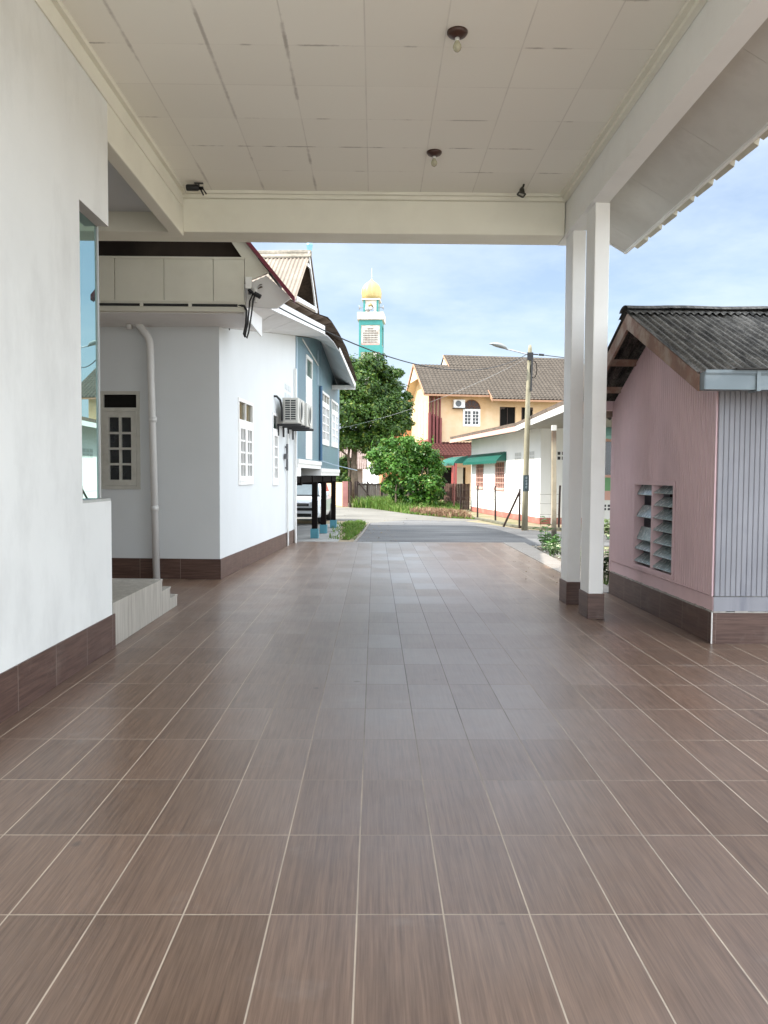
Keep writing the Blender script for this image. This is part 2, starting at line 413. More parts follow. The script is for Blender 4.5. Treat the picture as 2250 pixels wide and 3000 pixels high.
MB().slab((-2.6, -1.6, zr), (-2.6, 11.2, zr), (-9.0, 11.2, zr - 3.6), (-9.0, -1.6, zr - 3.6), (0, 0, .05)).build('roof_back', CTILE, cp, world=True)  # unseen roof slope; far end lengthened to block a sun slit on the forecourt
MB().prism([(-8.9, 4.96), (2.42, 4.96), (2.42, 4.83), (3.05, 4.5), (-2.6, zr - .05)], lambda u, z, d: (u, d, z), 9.62, 9.78).build('gable', CREAM, cp, world=True)

def lamp(x, y, label):
    t = thing('ceiling_lamp', label, 'lamp', (x, y, 4.85), 0, 'bare bulbs under the carport ceiling')
    MB().lathe([(.078, 0), (.078, -.012), (.066, -.028), (.036, -.042), (.022, -.046)], n=24).build('base', M('brown_bakelite', (.05, .022, .014), .35, .2, 9, 0), t, smooth=True)
    MB().lathe([(.017, -.044), (.017, -.062), (.021, -.066)], n=16).build('socket', WOODW, t, smooth=True)
    MB().lathe([(.013, -.064), (.020, -.078), (.031, -.100), (.033, -.115), (.027, -.133), (.013, -.146), (.004, -.150)], n=20).build('bulb', M('dusty_clear_bulb', (.40, .38, .27), .2, .2, 20, 0, spec=.6), t, smooth=True)
lamp(.60, 6.02, 'bare bulb on a round brown base, the one overhead nearer the camera')
lamp(.592, 8.20, 'bare bulb on a dark brown base, the one closer to the front beam')

t = thing('spotlight', 'black spotlight head tilted on its ceiling bracket in the corner beside the left beam', 'spotlight', (-2.03, 9.12, 4.85))
MB().box(-.05, .05, -.012, .012, -.012, 0).tube([(0, 0, -.01), (0, 0, -.05), (.02, 0, -.055)], .009).build('bracket', BLACKP, t)
MB().lathe([(.032, -.075), (.036, -.06), (.036, .05), (.028, .07)], c=(-.065, 0, -.055), axis='x', n=14).build('lamp_head', BLACKP, t, smooth=True)
MB().slab((.0, -.012, -.05), (.022, -.012, -.05), (.062, -.012, -.135), (.046, -.012, -.142), (0, .02, 0)).slab((.03, -.012, -.05), (.05, -.012, -.06), (.095, -.012, -.122), (.078, -.012, -.13), (0, .02, 0)).slab((.0, -.012, -.045), (.05, -.012, -.045), (.055, -.012, -.075), (.01, -.012, -.08), (0, .02, 0)).build('clip', BLACKP, t)
t = thing('spotlight', 'small dark floodlight on a swivel arm near the right front corner of the ceiling', 'spotlight', (1.66, 9.06, 4.85))
GUN = M('gunmetal', (.028, .026, .018), .4, .2, 9, 0)
MB().tube([(.02, 0, 0), (.012, 0, -.03), (-.012, 0, -.05)], .012).build('bracket', GUN, t)
MB().lathe([(.02, 0), (.028, -.01), (.034, -.05), (.03, -.055)], c=(-.002, 0, -.045), n=14).build('housing', GUN, t, smooth=True)
mb = MB()
q = [(-.062, -.03, -.128), (-.038, -.03, -.098), (.036, -.03, -.12), (.006, -.03, -.158)]
for i in range(4):
    a_, b_ = Vector(q[i]), Vector(q[(i + 1) % 4]); mb.tube([a_, b_], .009, 6)
mb.slab((-.04, -.02, -.1), (.03, -.02, -.115), (.02, .02, -.08), (-.025, .02, -.07), (0, 0, .01))
mb.build('lens_frame', GUN, t)
MB().poly(*[(x, y + .002, z) for x, y, z in q]).build('lens', M('dull_lens', (.35, .34, .3), .3, .1, 9, 0), t)

# ------------------------------------------------------------------ house wall on the left with its corner window
hs = thing('house', 'white plastered house side along the carport with brown tile skirting and teal corner window', 'house', (-2.28, 6.7, 0))
fmL = lambda u, z, d: (-2.28 + d, u, z)
mb = MB()
wall_holes(mb, fmL, -1.6, 6.79, 0, 4.95, [(6.13, 6.79, 1.29, 3.625)], .10, skip=(1,))
mb.quad((-2.38, 6.79, 0), (-2.28, 6.79, 0), (-2.28, 6.79, 1.29), (-2.38, 6.79, 1.29)); mb.quad((-2.38, 6.79, 3.625), (-2.28, 6.79, 3.625), (-2.28, 6.79, 4.95), (-2.38, 6.79, 4.95))
mb.quad((-7, 6.785, 0), (-2.38, 6.785, 0), (-2.38, 6.785, 1.29), (-7, 6.785, 1.29)); mb.quad((-7, 6.785, 3.625), (-2.38, 6.785, 3.625), (-2.38, 6.785, 4.95), (-7, 6.785, 4.95)); mb.quad((-7, 6.785, 1.29), (-3.6, 6.785, 1.29), (-3.6, 6.785, 3.625), (-7, 6.785, 3.625))
mb.quad((-9, -1.6, 0), (-2.28, -1.6, 0), (-2.28, -1.6, 4.95), (-9, -1.6, 4.95)); mb.quad((-9, -1.6, 0), (-9, 11, 0), (-9, 11, 4.95), (-9, -1.6, 4.95))
mb.quad((-2.38, 6.77, 1.29), (-2.28, 6.77, 1.29), (-2.28, 6.79, 1.29), (-2.38, 6.79, 1.29))
mb.build('wall', WHITE, hs, world=True)
MB().box(-2.28, -2.268, -1.6, 6.835, .002, .30).build('skirting', PL_Y, hs, world=True)
gl = NG('teal_mirror_glass')
p1 = gl.n('ShaderNodeBsdfGlossy'); p1.inputs['Color'].default_value = (.50, .68, .66, 1); p1.inputs['Roughness'].default_value = .006
p2 = gl.n('ShaderNodeBsdfPrincipled'); p2.inputs['Base Color'].default_value = (.02, .09, .08, 1)
mx = gl.n('ShaderNodeMixShader'); mx.inputs[0].default_value = .82
gl.link(p2.outputs[0], mx.inputs[1]); gl.link(p1.outputs[0], mx.inputs[2]); gl.link(mx.outputs[0], gl.out.inputs[0])
w = MB().box(-2.395, -2.288, 6.135, 6.80, 1.29, 1.312).box(-2.40, -2.368, 6.768, 6.80, 1.312, 3.62).build('window', M('aluminium_frame', (.42, .43, .42), .4, .05, 5, 0, metallic=.3), hs, world=True)
MB().box(-2.392, -2.380, 6.13, 6.768, 1.312, 3.625).box(-3.6, -2.40, 6.786, 6.795, 1.29, 3.62).build('pane', gl.m, w, world=True)

st = thing('entry_steps', 'beige streaky tile porch platform with three steps down beside the white wall', 'steps', (-2.29, 8.0, 0))
prof = [(6.84, .002), (9.06, .002), (9.06, .13), (8.76, .13), (8.76, .26), (8.43, .26), (8.43, .39), (6.84, .39)]
MB().prism(prof, lambda u, z, d: (d, u, z), -6.5, -2.292).build('platform', BEIGE, st, world=True)
MB().box(-6.5, -2.292 + .004, 8.39, 8.438, .378, .393).box(-6.5, -2.288, 8.72, 8.768, .248, .263).box(-6.5, -2.288, 9.02, 9.068, .118, .133).build('nosing', M('pale_nosing', (.5, .48, .44), .45, .05, 4, 0), st, world=True)
# ------------------------------------------------------------------ white wing with the blue stilt house behind it (local: x outward, y along)
RZ = -math.atan(.066)
sh = thing('stilt_house', 'white plastered wing joined to a blue plank house on black stilts, beige corrugated gable roof', 'house', (-2.245, 11.35, 0), RZ)
fs = lambda u, z, d: (d, u, z)             # side facade
ff = lambda u, z, d: (u, -d, z)            # front wall facing the camera
BLUE = M('blue_plank_paint', (.125, .195, .24), .38, .07, 3, .1, 30, .003, .5, stain=(.10, .25, .26), sscale=.7, samt=.6, sth=(.4, .7))
BLUED = M('dark_blue_trim', (.035, .10, .18), .4, .05, 3, 0)
TEALB = M('blue_post_base', (.065, .21, .26), .6, .12, 5, .1)
STILT = M('black_stilt_timber', (.006, .004, .0035), .85, .2, 5, .2, 20, spec=.1)
ZINC = lichen_roof('beige_weathered_zinc', (.31, .26, .205), (.225, .185, .145), (.20, .165, .14), 1.0, (1, .25, 1))
ZDARK = lichen_roof('brown_weathered_zinc', (.085, .06, .045), (.16, .12, .09), (.05, .04, .03), 1.0)
REDT = M('red_roof_trim', (.16, .022, .04), .6, .12, 6, .1)
PORCHC = M('cream_fascia_board', (.64, .62, .54), .7, .04, 2, .08, 40, .003, .3, stain=(.45, .42, .33), sscale=1.3, samt=.3)
SOFW = M('white_soffit_board', (.70, .69, .68), .6, .04, 2, .05, stain=(.50, .47, .42), sscale=1.2, samt=.4)

top = lambda y: 3.63 + .160 * y if y < 10.47 else 5.30 - .185 * (y - 10.47)
W1 = (1.11, 2.17, 1.36, 2.75); W2 = (3.88, 4.47, 1.32, 2.74)
mb = MB()
wall_holes(mb, fs, 0, 6.55, 0, 3.63, [W1, W2], .09)
mb.quad(fs(0, 3.63, 0), fs(6.55, 3.63, 0), fs(6.55, top(6.55), 0), fs(0, top(0), 0))
mb.quad((0, 6.55, 0), (-6, 6.55, 0), (-6, 6.55, 4.4), (0, 6.55, top(6.55)))
W3 = (-1.755, -1.165, 1.30, 2.725)
wall_holes(mb, ff, -6.0, 0, 0, 3.80, [W3], .08)
mb.build('wall', WHITE2, sh)
MB().box(.0005, .012, -.012, 6.545, .002, .297).build('skirting', PL_Y, sh)
MB().box(-6, .012, -.012, -.0005, .002, .297).build('skirting', PL_X, sh)

def casement(fm, u0, u1, z0, z1, tz, leaves, ncol, nrow, pane, tpane, parent, fw=.055, tcols=1, name='window', bars=True, mat=None, d0=-.06, d1=.012):
    mat = mat or WOODW
    mb = MB(); e = .002
    mb.bm(fm, u0 + e, u0 + fw, z0 + e, z1 - e, d0, d1); mb.bm(fm, u1 - fw, u1 - e, z0 + e, z1 - e, d0, d1)
    mb.bm(fm, u0 + fw, u1 - fw, z0 + e, z0 + fw, d0, d1 + .01); mb.bm(fm, u0 + fw, u1 - fw, z1 - fw, z1 - e, d0, d1)
    zt = z1
    if tz:
        mb.bm(fm, u0 + fw, u1 - fw, tz - fw * .5, tz + fw * .5, d0, d1); zt = tz - fw * .5
        for k in range(1, tcols):
            x = u0 + (u1 - u0) * k / tcols; mb.bm(fm, x - .02, x + .02, tz + fw * .5, z1 - fw, d0, d1 - .006)
    else: zt = z1 - fw
    lo = z0 + fw
    wl = (u1 - u0 - 2 * fw) / leaves
    for L in range(leaves):
        a = u0 + fw + L * wl + .004; b = a + wl - .008; s = .075 if wl > .35 else .06
        mb.bm(fm, a, a + s, lo + .003, zt - .003, d0 + .015, d1 + .006); mb.bm(fm, b - s, b, lo + .003, zt - .003, d0 + .015, d1 + .006)
        mb.bm(fm, a + s, b - s, lo + .003, lo + .09, d0 + .015, d1 + .006); mb.bm(fm, a + s, b - s, zt - .09, zt - .003, d0 + .015, d1 + .006)
        ia, ib, il, ih = a + s, b - s, lo + .09, zt - .09
        for k in range(1, ncol):
            x = ia + (ib - ia) * k / ncol; mb.bm(fm, x - .016, x + .016, il, ih, d0 + .02, d1)
        for k in range(1, nrow):
            z = il + (ih - il) * k / nrow; mb.bm(fm, ia, ib, z - .016, z + .016, d0 + .018, d1 - .003)
    o = mb.build(name, mat, parent)
    p = MB().bm(fm, u0 + fw, u1 - fw, lo, zt, d0 - .012, d0 + .028)
    p.build('pane', pane, o)
    if tz: MB().bm(fm, u0 + fw, u1 - fw, tz, z1 - fw, d0 - .012, d0 + .03).build('transom_pane', tpane, o)
    return o
casement(fs, *W1, 2.385, 2, 2, 4, GREYGL, BROWNGL, sh, tcols=2)
casement(fs, *W2, 2.405, 1, 2, 4, GREYGL, M('dark_green_glass', (.008, .03, .024), .15, .2, 3, 0), sh)
casement(ff, *W3, 2.46, 1, 2, 4, GLASSD, DARK, sh, fw=.05, mat=M('aged_cream_window_paint', (.50, .485, .43), .5, .06, 6, .1, stain=(.3, .27, .22), sscale=5, samt=.4))
mb = MB()                                  # block vents, corner trim, pipes on the white wall
VENT = M('pale_vent_block', (.60, .62, .63), .85, .05, 9, .1)
for u in (5.2, 5.62):
    for z in (3.15, 3.33):
        mb = MB()
        mb.bm(fs, u, u + .305, z - .015, z + .125, .0005, .004)
        for k in range(4): mb.bm(fs, u + .085 * k, u + .085 * k + .05, z, z + .11, .0045, .012)
        mb.build('vent', VENT, sh)
mb = MB().tube([(.04, 5.36, .02), (.04, 5.36, 2.4)], .022).tube([(.05, 6.28, .0), (.05, 6.28, 3.9)], .028, 8)
mb.build('pipe', PVC, sh)
MB().tube([(.05, 5.22, 1.62), (.05, 5.22, 2.18)], .022).box(.02, .075, 5.04, 5.16, 1.86, 1.97).box(.01, .05, 5.18, 5.27, 1.66, 1.69).box(.01, .05, 5.18, 5.27, 2.10, 2.13).build('valve', M('grey_metal', (.12, .12, .125), .5, .2, 9, 0), sh)

# blue plank body over the stilts
D1 = (7.95, 8.98, 1.93, 4.48); B2 = (10.74, 12.5, 2.40, 3.92); B3 = (13.06, 14.86, 2.42, 3.90)
def planks(fm, u0, u1, zb, ztop, holes, w=.115, gap=.008, t=.02, mbx=None):
    mb = mbx or MB(); u = u0
    while u < u1 - .02:
        a, b = u + gap / 2, min(u + w, u1) - gap / 2
        segs = [(zb, None)]
        for h in holes:
            if h[0] - w * .5 < (a + b) / 2 < h[1] + w * .5 and h[0] < b and h[1] > a:
                segs = [(zb, h[2]), (h[3], None)]
        for lo, hi in segs:
            ha, hb = (hi, hi) if hi else (ztop(a), ztop(b))
            if min(ha, hb) <= lo: continue
            c = .006
            mb.hexa([fm(a, lo, -.004), fm(b, lo, -.004), fm(b, lo, t - c), fm(a, lo, t - c), fm(a, ha, -.004), fm(b, hb, -.004), fm(b, hb, t - c), fm(a, ha, t - c)])
            mb.hexa([fm(a, lo, t - c), fm(b, lo, t - c), fm(b - c, lo, t), fm(a + c, lo, t), fm(a, ha, t - c), fm(b, hb, t - c), fm(b - c, hb, t), fm(a + c, ha, t)])
        u += w
    return mb
btop = lambda y: top(y) - .02
mb = MB()
planks(fs, 6.68, 10.50, 1.90, btop, [D1], mbx=mb); planks(fs, 10.56, 15.08, 1.72, btop, [B2, B3], mbx=mb)
mb.box(-5.8, -.006, 15.04, 15.08, 1.6, 4.6)
mb.box(-.03, -.006, 6.6, 15.04, 1.75, 4.45); mb.box(-.03, -.006, 7.6, 14.0, 4.45, 4.72)
mb.build('plank_wall', BLUE, sh)
MB().box(-6, .05, 6.60, 10.50, 1.70, 1.80).box(-6, .075, 6.60, 10.50, 1.80, 1.90).box(-6, .05, 10.505, 15.1, 1.52, 1.62).box(-6, .07, 10.505, 15.12, 1.62, 1.725).box(-.3, .04, 6.56, 7.1, 1.5, 1.70).build('floor_skirting', WOODW, sh)
mb = MB().box(-.2, -.05, 6.7, 15.0, 1.34, 1.52)
for y in (7.6, 9.5, 11.6, 13.7): mb.box(-5.6, -.02, y - .07, y + .07, 1.28, 1.50)
mb.box(-5.9, -.3, 7.1, 15.0, 1.50, 1.515)
mb.build('floor_beam', STILT, sh)
# stilts: three show along the facade, the rest stand behind them under the house
for (x, y) in ((.03, 9.55), (.03, 11.35), (.03, 13.75), (-3.2, 9.55), (-3.2, 13.75), (-5.6, 11.5)):
    p = MB().box(x - .085, x + .055, y - .07, y + .07, GZ + .24, 1.345).build('stilt', STILT, sh)
    MB().box(x - .115, x + .085, y - .10, y + .10, GZ, GZ + .25).build('stilt_base', TEALB, p)
o = MB()
o.bm(fs, D1[0], D1[1], D1[2], D1[2] + 2.05, .002, .028)
for k in range(9): o.bm(fs, D1[0] + .05, D1[1] - .05, D1[2] + .12 + k * .2, D1[2] + .27 + k * .2, .028, .036)
for (a, b) in ((D1[0], D1[0] + .07), (D1[1] - .07, D1[1])): o.bm(fs, a, b, 3.98, 4.48, .002, .04)
o.bm(fs, D1[0] + .07, D1[1] - .07, 4.40, 4.48, .002, .04)
o = o.build('window', WOODW, sh); MB().bm(fs, D1[0] + .07, D1[1] - .07, 3.98, 4.40, -.002, .012).build('pane', GREENGL, o)
casement(fs, *B2, 3.60, 2, 2, 4, GREYGL, BROWNGL, sh, tcols=3, d0=-.03, d1=.04, fw=.07)
casement(fs, *B3, 3.56, 2, 2, 4, M('pale_window_glass', (.33, .40, .46), .3, .2, 9, 0), GREENGL, sh, tcols=4, d0=-.03, d1=.04, fw=.07)
MB().tube([(.07, 10.32, 1.93), (.07, 10.32, 3.98)], .045).build('downpipe', BLUED, sh)
for a_ in ((6.56, 6.66, 1.90, top(6.6) - .02, .0, .03), (10.0, 10.07, 3.98, 4.9, .02, .035), (15.0, 15.1, 1.72, 4.5, .021, .04)): MB().bm(fs, *a_).build('corner_trim', M('pale_blue_trim', (.36, .47, .55), .4, .05, 5, 0), sh)
mb = MB()
a_, b_ = fs(7.4, 4.52, .035), fs(10.02, 4.72, .035)
mb.tube([fs(7.35, 4.74, .03), fs(10.05, 4.50, .03)], .018, 6)
mb.build('conduit', PVC, sh)

# rake of the gable facing the forecourt: soffit, white barge boards, roof edge
off = .75
nb = [(-.95, 3.78), (.65, 3.965), (3.3, 4.285), (5.95, 4.60)]          # barge bottom, near slope
nt = [(-.95, 3.965), (.65, 4.14), (3.3, 4.455), (5.95, 4.775)]
mb = MB()
for i in range(3):
    (a, za), (b, zb) = nb[i], nb[i + 1]; (_, ta), (_, tb) = nt[i], nt[i + 1]
    mb.hexa([(off - .025, a, za), (off, a, za), (off, b, zb), (off - .025, b, zb), (off - .025, a, ta), (off, a, ta), (off, b, tb), (off - .025, b, tb)])
mb.build('barge_board', WOODW, sh); mb = MB()
fb = [(8.9, 4.70), (10.6, 4.53), (13.25, 4.265)]; ft = [(8.9, 4.79), (10.6, 4.64), (13.45, 4.40)]
for i in range(2):
    (a, za), (b, zb) = fb[i], fb[i + 1]; (c1, ta), (c2, tb) = ft[i], ft[i + 1]
    mb.hexa([(off - .025, a, za), (off, a, za), (off, b, zb), (off - .025, b, zb), (off - .025, c1, ta), (off, c1, ta), (off, c2, tb), (off - .025, c2, tb)])
mb.hexa([(.0, 13.26, 4.2), (off, 13.26, 4.2), (off, 13.29, 4.2), (.0, 14.9, 4.38), (.0, 13.26, 4.34), (off, 13.26, 4.34), (off, 13.29, 4.34), (.0, 14.9, 4.5)])
mb.build('barge_board', WOODW, sh)
def lin(pl, y):
    for i in range(len(pl) - 1):
        if pl[i][0] <= y <= pl[i + 1][0] or i == len(pl) - 2:
            t = (y - pl[i][0]) / (pl[i + 1][0] - pl[i][0]); return pl[i][1] + t * (pl[i + 1][1] - pl[i][1])
mb = MB()
inner = [(0.0, -.95), (1.6, .65), (3.2, 2.2), (4.8, 3.8), (6.4, 5.3), (8.0, 6.6), (9.3, 7.8), (10.47, 8.95), (11.6, 9.9), (12.8, 11.2), (13.9, 12.3), (14.95, 13.2)]
outz = nb + [(7.3, 4.73)] + fb
for i in range(len(inner) - 1):
    (y0, o0), (y1, o1) = inner[i], inner[i + 1]
    g0, g1 = .012, .012
    mb.slab((0, y0 + g0, top(y0 + g0) + .003), (off - .028, o0 + g0, lin(outz, o0 + g0) + .01), (off - .028, o1 - g1, lin(outz, o1 - g1) + .01), (0, y1 - g1, top(y1 - g1) + .003), (0, 0, .012))
mb.build('soffit', SOFW, sh)
# lower roof sheets: ruled from the roof edge up to the wall line, then level behind it
edge = [(-1.0, 3.985), (1.1, 4.27), (3.94, 4.63), (6.2, 4.99), (8.2, 5.0), (10.1, 4.93), (13.5, 4.42)]
mb = MB()
for i in range(len(inner) - 1):
    (y0, o0), (y1, o1) = inner[i], inner[i + 1]
    def fn(u, v, y0=y0, y1=y1, o0=o0, o1=o1):
        t = u; yi = y0 + (y1 - y0) * v; oi = o0 + (o1 - o0) * v
        y = oi + (yi - oi) * t; x = (off + .06) * (1 - t)
        z0_, z1_ = lin(edge, oi), top(yi) + .20
        return (x, y, z0_ + (z1_ - z0_) * t + .012 + .016 * math.sin(x * 2 * PI / .15))
    mb.grid(fn, 24, 2)
    if y0 > 2: mb.slab((0, y0, top(y0) + .2), (0, y1, top(y1) + .2), (-5.2, y1, top(y1) + .2), (-5.2, y0, top(y0) + .2), (0, 0, .02))
    mb.slab((off + .06, o0, lin(edge, o0) - .016), (off + .06, o1, lin(edge, o1) - .016), (0, y1, top(y1) + .17), (0, y0, top(y0) + .17), (0, 0, .008))
mb.build('lower_roof', ZDARK, sh, smooth=True)
# upper steep gable
uo = .45; ap = (5.52, 6.19); n0 = (3.62, 4.80); f0 = (6.78, 5.26)
mb = MB()
def fn(u, v):
    x = (uo + .03) - 5.6 * u; y = n0[0] + (ap[0] - n0[0]) * v; z = n0[1] + (ap[1] - n0[1]) * v
    s = .012 * math.sin(x * 2 * PI / .082)
    return (x, y - s * .6, z + s * .77)
mb.grid(fn, 520, 3)
mb.build('upper_roof', ZINC, sh, smooth=True)
MB().slab((uo + .05, ap[0], ap[1] - .02), (-5.2, ap[0], ap[1] - .02), (-5.2, f0[0] + .05, f0[1] - .08), (uo + .05, f0[0] + .05, f0[1] - .08), (0, .05, .05)).build('upper_roof', ZDARK, sh)
mb = MB()
mb.tube([(uo + .06, ap[0], ap[1] + .03), (-5.2, ap[0], ap[1] + .03)], .075, 8)
mb.slab((uo + .06, ap[0] - .16, ap[1] - .10), (-5.2, ap[0] - .16, ap[1] - .10), (-5.2, ap[0], ap[1] + .05), (uo + .06, ap[0], ap[1] + .05), (0, .0, .03))
mb.build('ridge_cap', lichen_roof('ridge_cement', (.34, .30, .24), (.22, .19, .15), (.12, .11, .09)), sh)
MB().hexa([(uo - .02, ap[0] - .03, ap[1] + .08), (uo + .06, ap[0] - .03, ap[1] + .08), (uo + .06, ap[0] + .05, ap[1] + .08), (uo - .02, ap[0] + .05, ap[1] + .08), (uo - .04, ap[0] - .05, ap[1] + .2), (uo + .08, ap[0] - .05, ap[1] + .2), (uo + .08, ap[0] + .07, ap[1] + .2), (uo - .04, ap[0] + .07, ap[1] + .2)]).tube([(uo + .02, ap[0] + .01, ap[1] + .2), (uo + .02, ap[0] + .01, ap[1] + .32)], [.07, .03], 8).build('finial', M('light_blue_finial', (.22, .45, .62), .5, .08, 6, 0), sh)
mb = MB()
fg = lambda u, z, d: (uo - .35 + d, u, z)
mb.prism([(3.9, 4.85), (6.7, 5.2), (5.52, 6.2)], fg, -.05, 0)
mb.build('gable', M('dark_gable_board', (.075, .055, .042), .8, .3, 3, .2, stain=(.015, .013, .012), sscale=1.2, samt=.8, sth=(.45, .55)), sh)
mb = MB()
for (p, q, w) in (((5.44, 6.24), (6.62, 5.27), .10), ((5.28, 5.95), (5.60, 5.98), .05)):
    p = Vector((uo, p[0], p[1])); q = Vector((uo, q[0], q[1])); d = Vector((0, 0, -w * 1.25))
    mb.slab(p, q, q + d, p + d, (.03, 0, 0))
mb.slab((uo - .02, 3.9, 4.83), (uo - .02, 6.70, 5.21), (uo - .02, 6.70, 5.32), (uo - .02, 3.9, 4.96), (.05, 0, 0))
mb.build('gable_trim', WOODW, sh)
mb = MB()
for k in range(14):
    y = 3.55 + k * .165; z = 4.66 + (y - 3.55) * .135
    mb.box(uo + .05, uo + .12, y, y + .085, z, z + .12)
mb.slab((uo + .045, 3.5, 4.64), (uo + .045, 5.9, 4.965), (uo + .045, 5.9, 5.09), (uo + .045, 3.5, 4.76), (.02, 0, 0))
mb.build('roof_end_trim', ZINC, sh)

# porch gable of the wing facing the camera: cream fascia, box end, red rake (world coordinates)
Yf = 10.38
fw_ = lambda u, z, d: (u, Yf - d, z)
rk = lambda x: 3.854 + (-1.097 - x) * 1.212
mb = MB()
xs = [-7.0] + [-5.98 + .642 * k for k in range(7)] + [-1.72]
for i in range(len(xs) - 1):
    mb.bm(fw_, xs[i] + .004, xs[i + 1] - .004, 3.79, 4.34, -.05, 0)
mb.prism([(-1.716, 3.79), (-1.716, 4.04), (-1.45, 4.15), (-1.40, rk(-1.40) - .05), (-1.55, rk(-1.55) - .05), (-1.716, 4.34)], fw_, -.05, -.004)
mb.prism([(-1.742, 4.345), (-1.55, 4.345), (-1.55, rk(-1.55) - .04), (-2.6, rk(-2.6) - .04), (-2.6, rk(-2.6) - .10)], fw_, -.056, -.01)
mb.build('porch_fascia', PORCHC, sh, world=True)
MB().bm(fw_, -7.0, -1.71, 3.655, 3.786, -.09, .02).bm(fw_, -7, -1.72, 3.775, 3.792, -.03, .03).bm(fw_, -7, -1.72, 4.335, 4.36, -.05, .012).build('porch_moulding', PORCHC, sh, world=True)
mb = MB()
mb.prism([(-1.71, 3.72), (-1.65, 3.74), (-1.45, 3.72), (-1.30, 3.72), (-1.13, 3.85), (-1.16, 3.90), (-1.44, 4.14), (-1.70, 4.03)], fw_, -.10, -.06)
mb.build('porch_box_end', SOFW, sh, world=True)
MB().box(-1.735, -1.71, 10.40, 11.9, 3.60, 4.02).box(-1.7, -1.62, 10.34, 10.38, 3.95, 4.1).build('porch_side_board', WOODW, sh, world=True)
MB().box(-7, -1.735, 10.47, 11.45, 3.645, 3.665).build('porch_soffit', SOFW, sh, world=True)
mb = MB()
def rakeslab(z0, z1, y0, y1, xa=-1.06, xb=-3.3):
    return [(xa, y0, rk(xa) + z0), (xb, y0, rk(xb) + z0), (xb, y1, rk(xb) + z0), (xa, y1, rk(xa) + z0), (xa, y0, rk(xa) + z1), (xb, y0, rk(xb) + z1), (xb, y1, rk(xb) + z1), (xa, y1, rk(xa) + z1)]
mb.hexa(rakeslab(-.035, .035, 10.30, 10.42))
mb.build('roof_edge', REDT, sh, world=True)
mb = MB().hexa(rakeslab(-.03, .02, 10.43, 10.95, -1.3)).hexa(rakeslab(.0, .04, 10.96, 12.6, -2.3))
mb.slab((-3.3, 10.3, rk(-3.3)), (-7.2, 10.3, rk(-3.3) - 3.0), (-7.2, 12.6, rk(-3.3) - 3.0), (-3.3, 12.6, rk(-3.3)), (0, 0, .05))
mb.box(-7, -2.2, 11.9, 11.95, 3.7, 5.6)
mb.prism([(-3.2, 4.30), (-1.52, 4.30), (-1.52, rk(-1.52) - .05), (-3.2, rk(-3.2) - .05)], fw_, -.32, -.28)  # near-black panel added behind the gap, standing in for its deep shade
mb.build('porch_roof', M('roof_brown_recess_shade', (.035, .024, .018), .9, .2, 4, .2), sh, world=True)
# PVC downpipe in the corner of the porch
MB().tube([(-3.44, 11.24, 3.86), (-3.43, 11.24, 3.76), (-3.39, 11.24, 3.68), (-3.24, 11.24, 3.49), (-3.205, 11.24, 3.40), (-3.20, 11.24, 3.3), (-3.13, 11.23, .01)], .05, 14).lathe([(.058, 2.28), (.058, 2.36)], c=(-3.172, 11.235, -.02), n=14).lathe([(.058, 1.0), (.058, 1.07)], c=(-3.152, 11.235, 0), n=14).box(-3.53, -3.46, 11.2, 11.28, 3.58, 3.66).build('downpipe', PVC, sh, smooth=True, world=True)

# black service cable clipped along the porch moulding
cb = thing('power_cable', 'black cable clipped in short runs along the cream porch moulding', 'cable', (-1.75, 10.35, 3.72))
mb = MB(); mc = MB()
xs = [-7.0, -5.2, -4.25, -3.62, -3.05, -2.42, -1.78]
for i in range(len(xs) - 1):
    mb.box(xs[i] + .02, xs[i + 1] - .02, 10.335, 10.358, 3.715, 3.745)
    MB().box(xs[i + 1] - .022, xs[i + 1] + .022, 10.33, 10.358, 3.705, 3.755).build('clip', PORCHC, cb, world=True)
mb.tube([(-1.80, 10.345, 3.73), (-1.72, 10.335, 3.725), (-1.685, 10.33, 3.66), (-1.69, 10.33, 3.50), (-1.72, 10.33, 3.36), (-1.70, 10.33, 3.32)], .016, 8)
mb.build('cable', CABLE, cb, world=True)
# overhead line: loops at the box end, then runs to the street lamp pole
cb = thing('power_cable', 'black overhead line sagging from the porch corner to the street lamp pole', 'cable', (-1.66, 10.33, 3.9))
def sag(a, b, s, n=24):
    a, b = Vector(a), Vector(b)
    return [a.lerp(b, i / n) + Vector((0, 0, -4 * s * (i / n) * (1 - i / n))) for i in range(n + 1)]
A0 = (-1.60, 10.31, 3.885); PT = (4.72, 24.33, 5.33)
mb = MB().tube(sag(A0, PT, .74, 40), .010, 6)
mb.tube([(-1.655, 10.33, 3.93), (-1.62, 10.31, 3.90), A0], .02, 6); mb.tube([(-1.58, 10.31, 3.88), (-1.50, 10.31, 3.835)], .03, 8)
mb.tube([(-1.52, 10.31, 3.85), (-1.60, 10.31, 3.87), (-1.64, 10.31, 3.78), (-1.665, 10.31, 3.5), (-1.70, 10.31, 3.34), (-1.68, 10.31, 3.30), (-1.655, 10.31, 3.38), (-1.62, 10.31, 3.6), (-1.595, 10.31, 3.80), (-1.57, 10.31, 3.87)], .011, 6)
mb.build('cable', CABLE, cb, world=True)
MB().box(-1.665, -1.635, 10.35, 10.385, 3.88, 3.97).build('bracket', M('grey_metal', (.12, .12, .125)), cb, world=True)

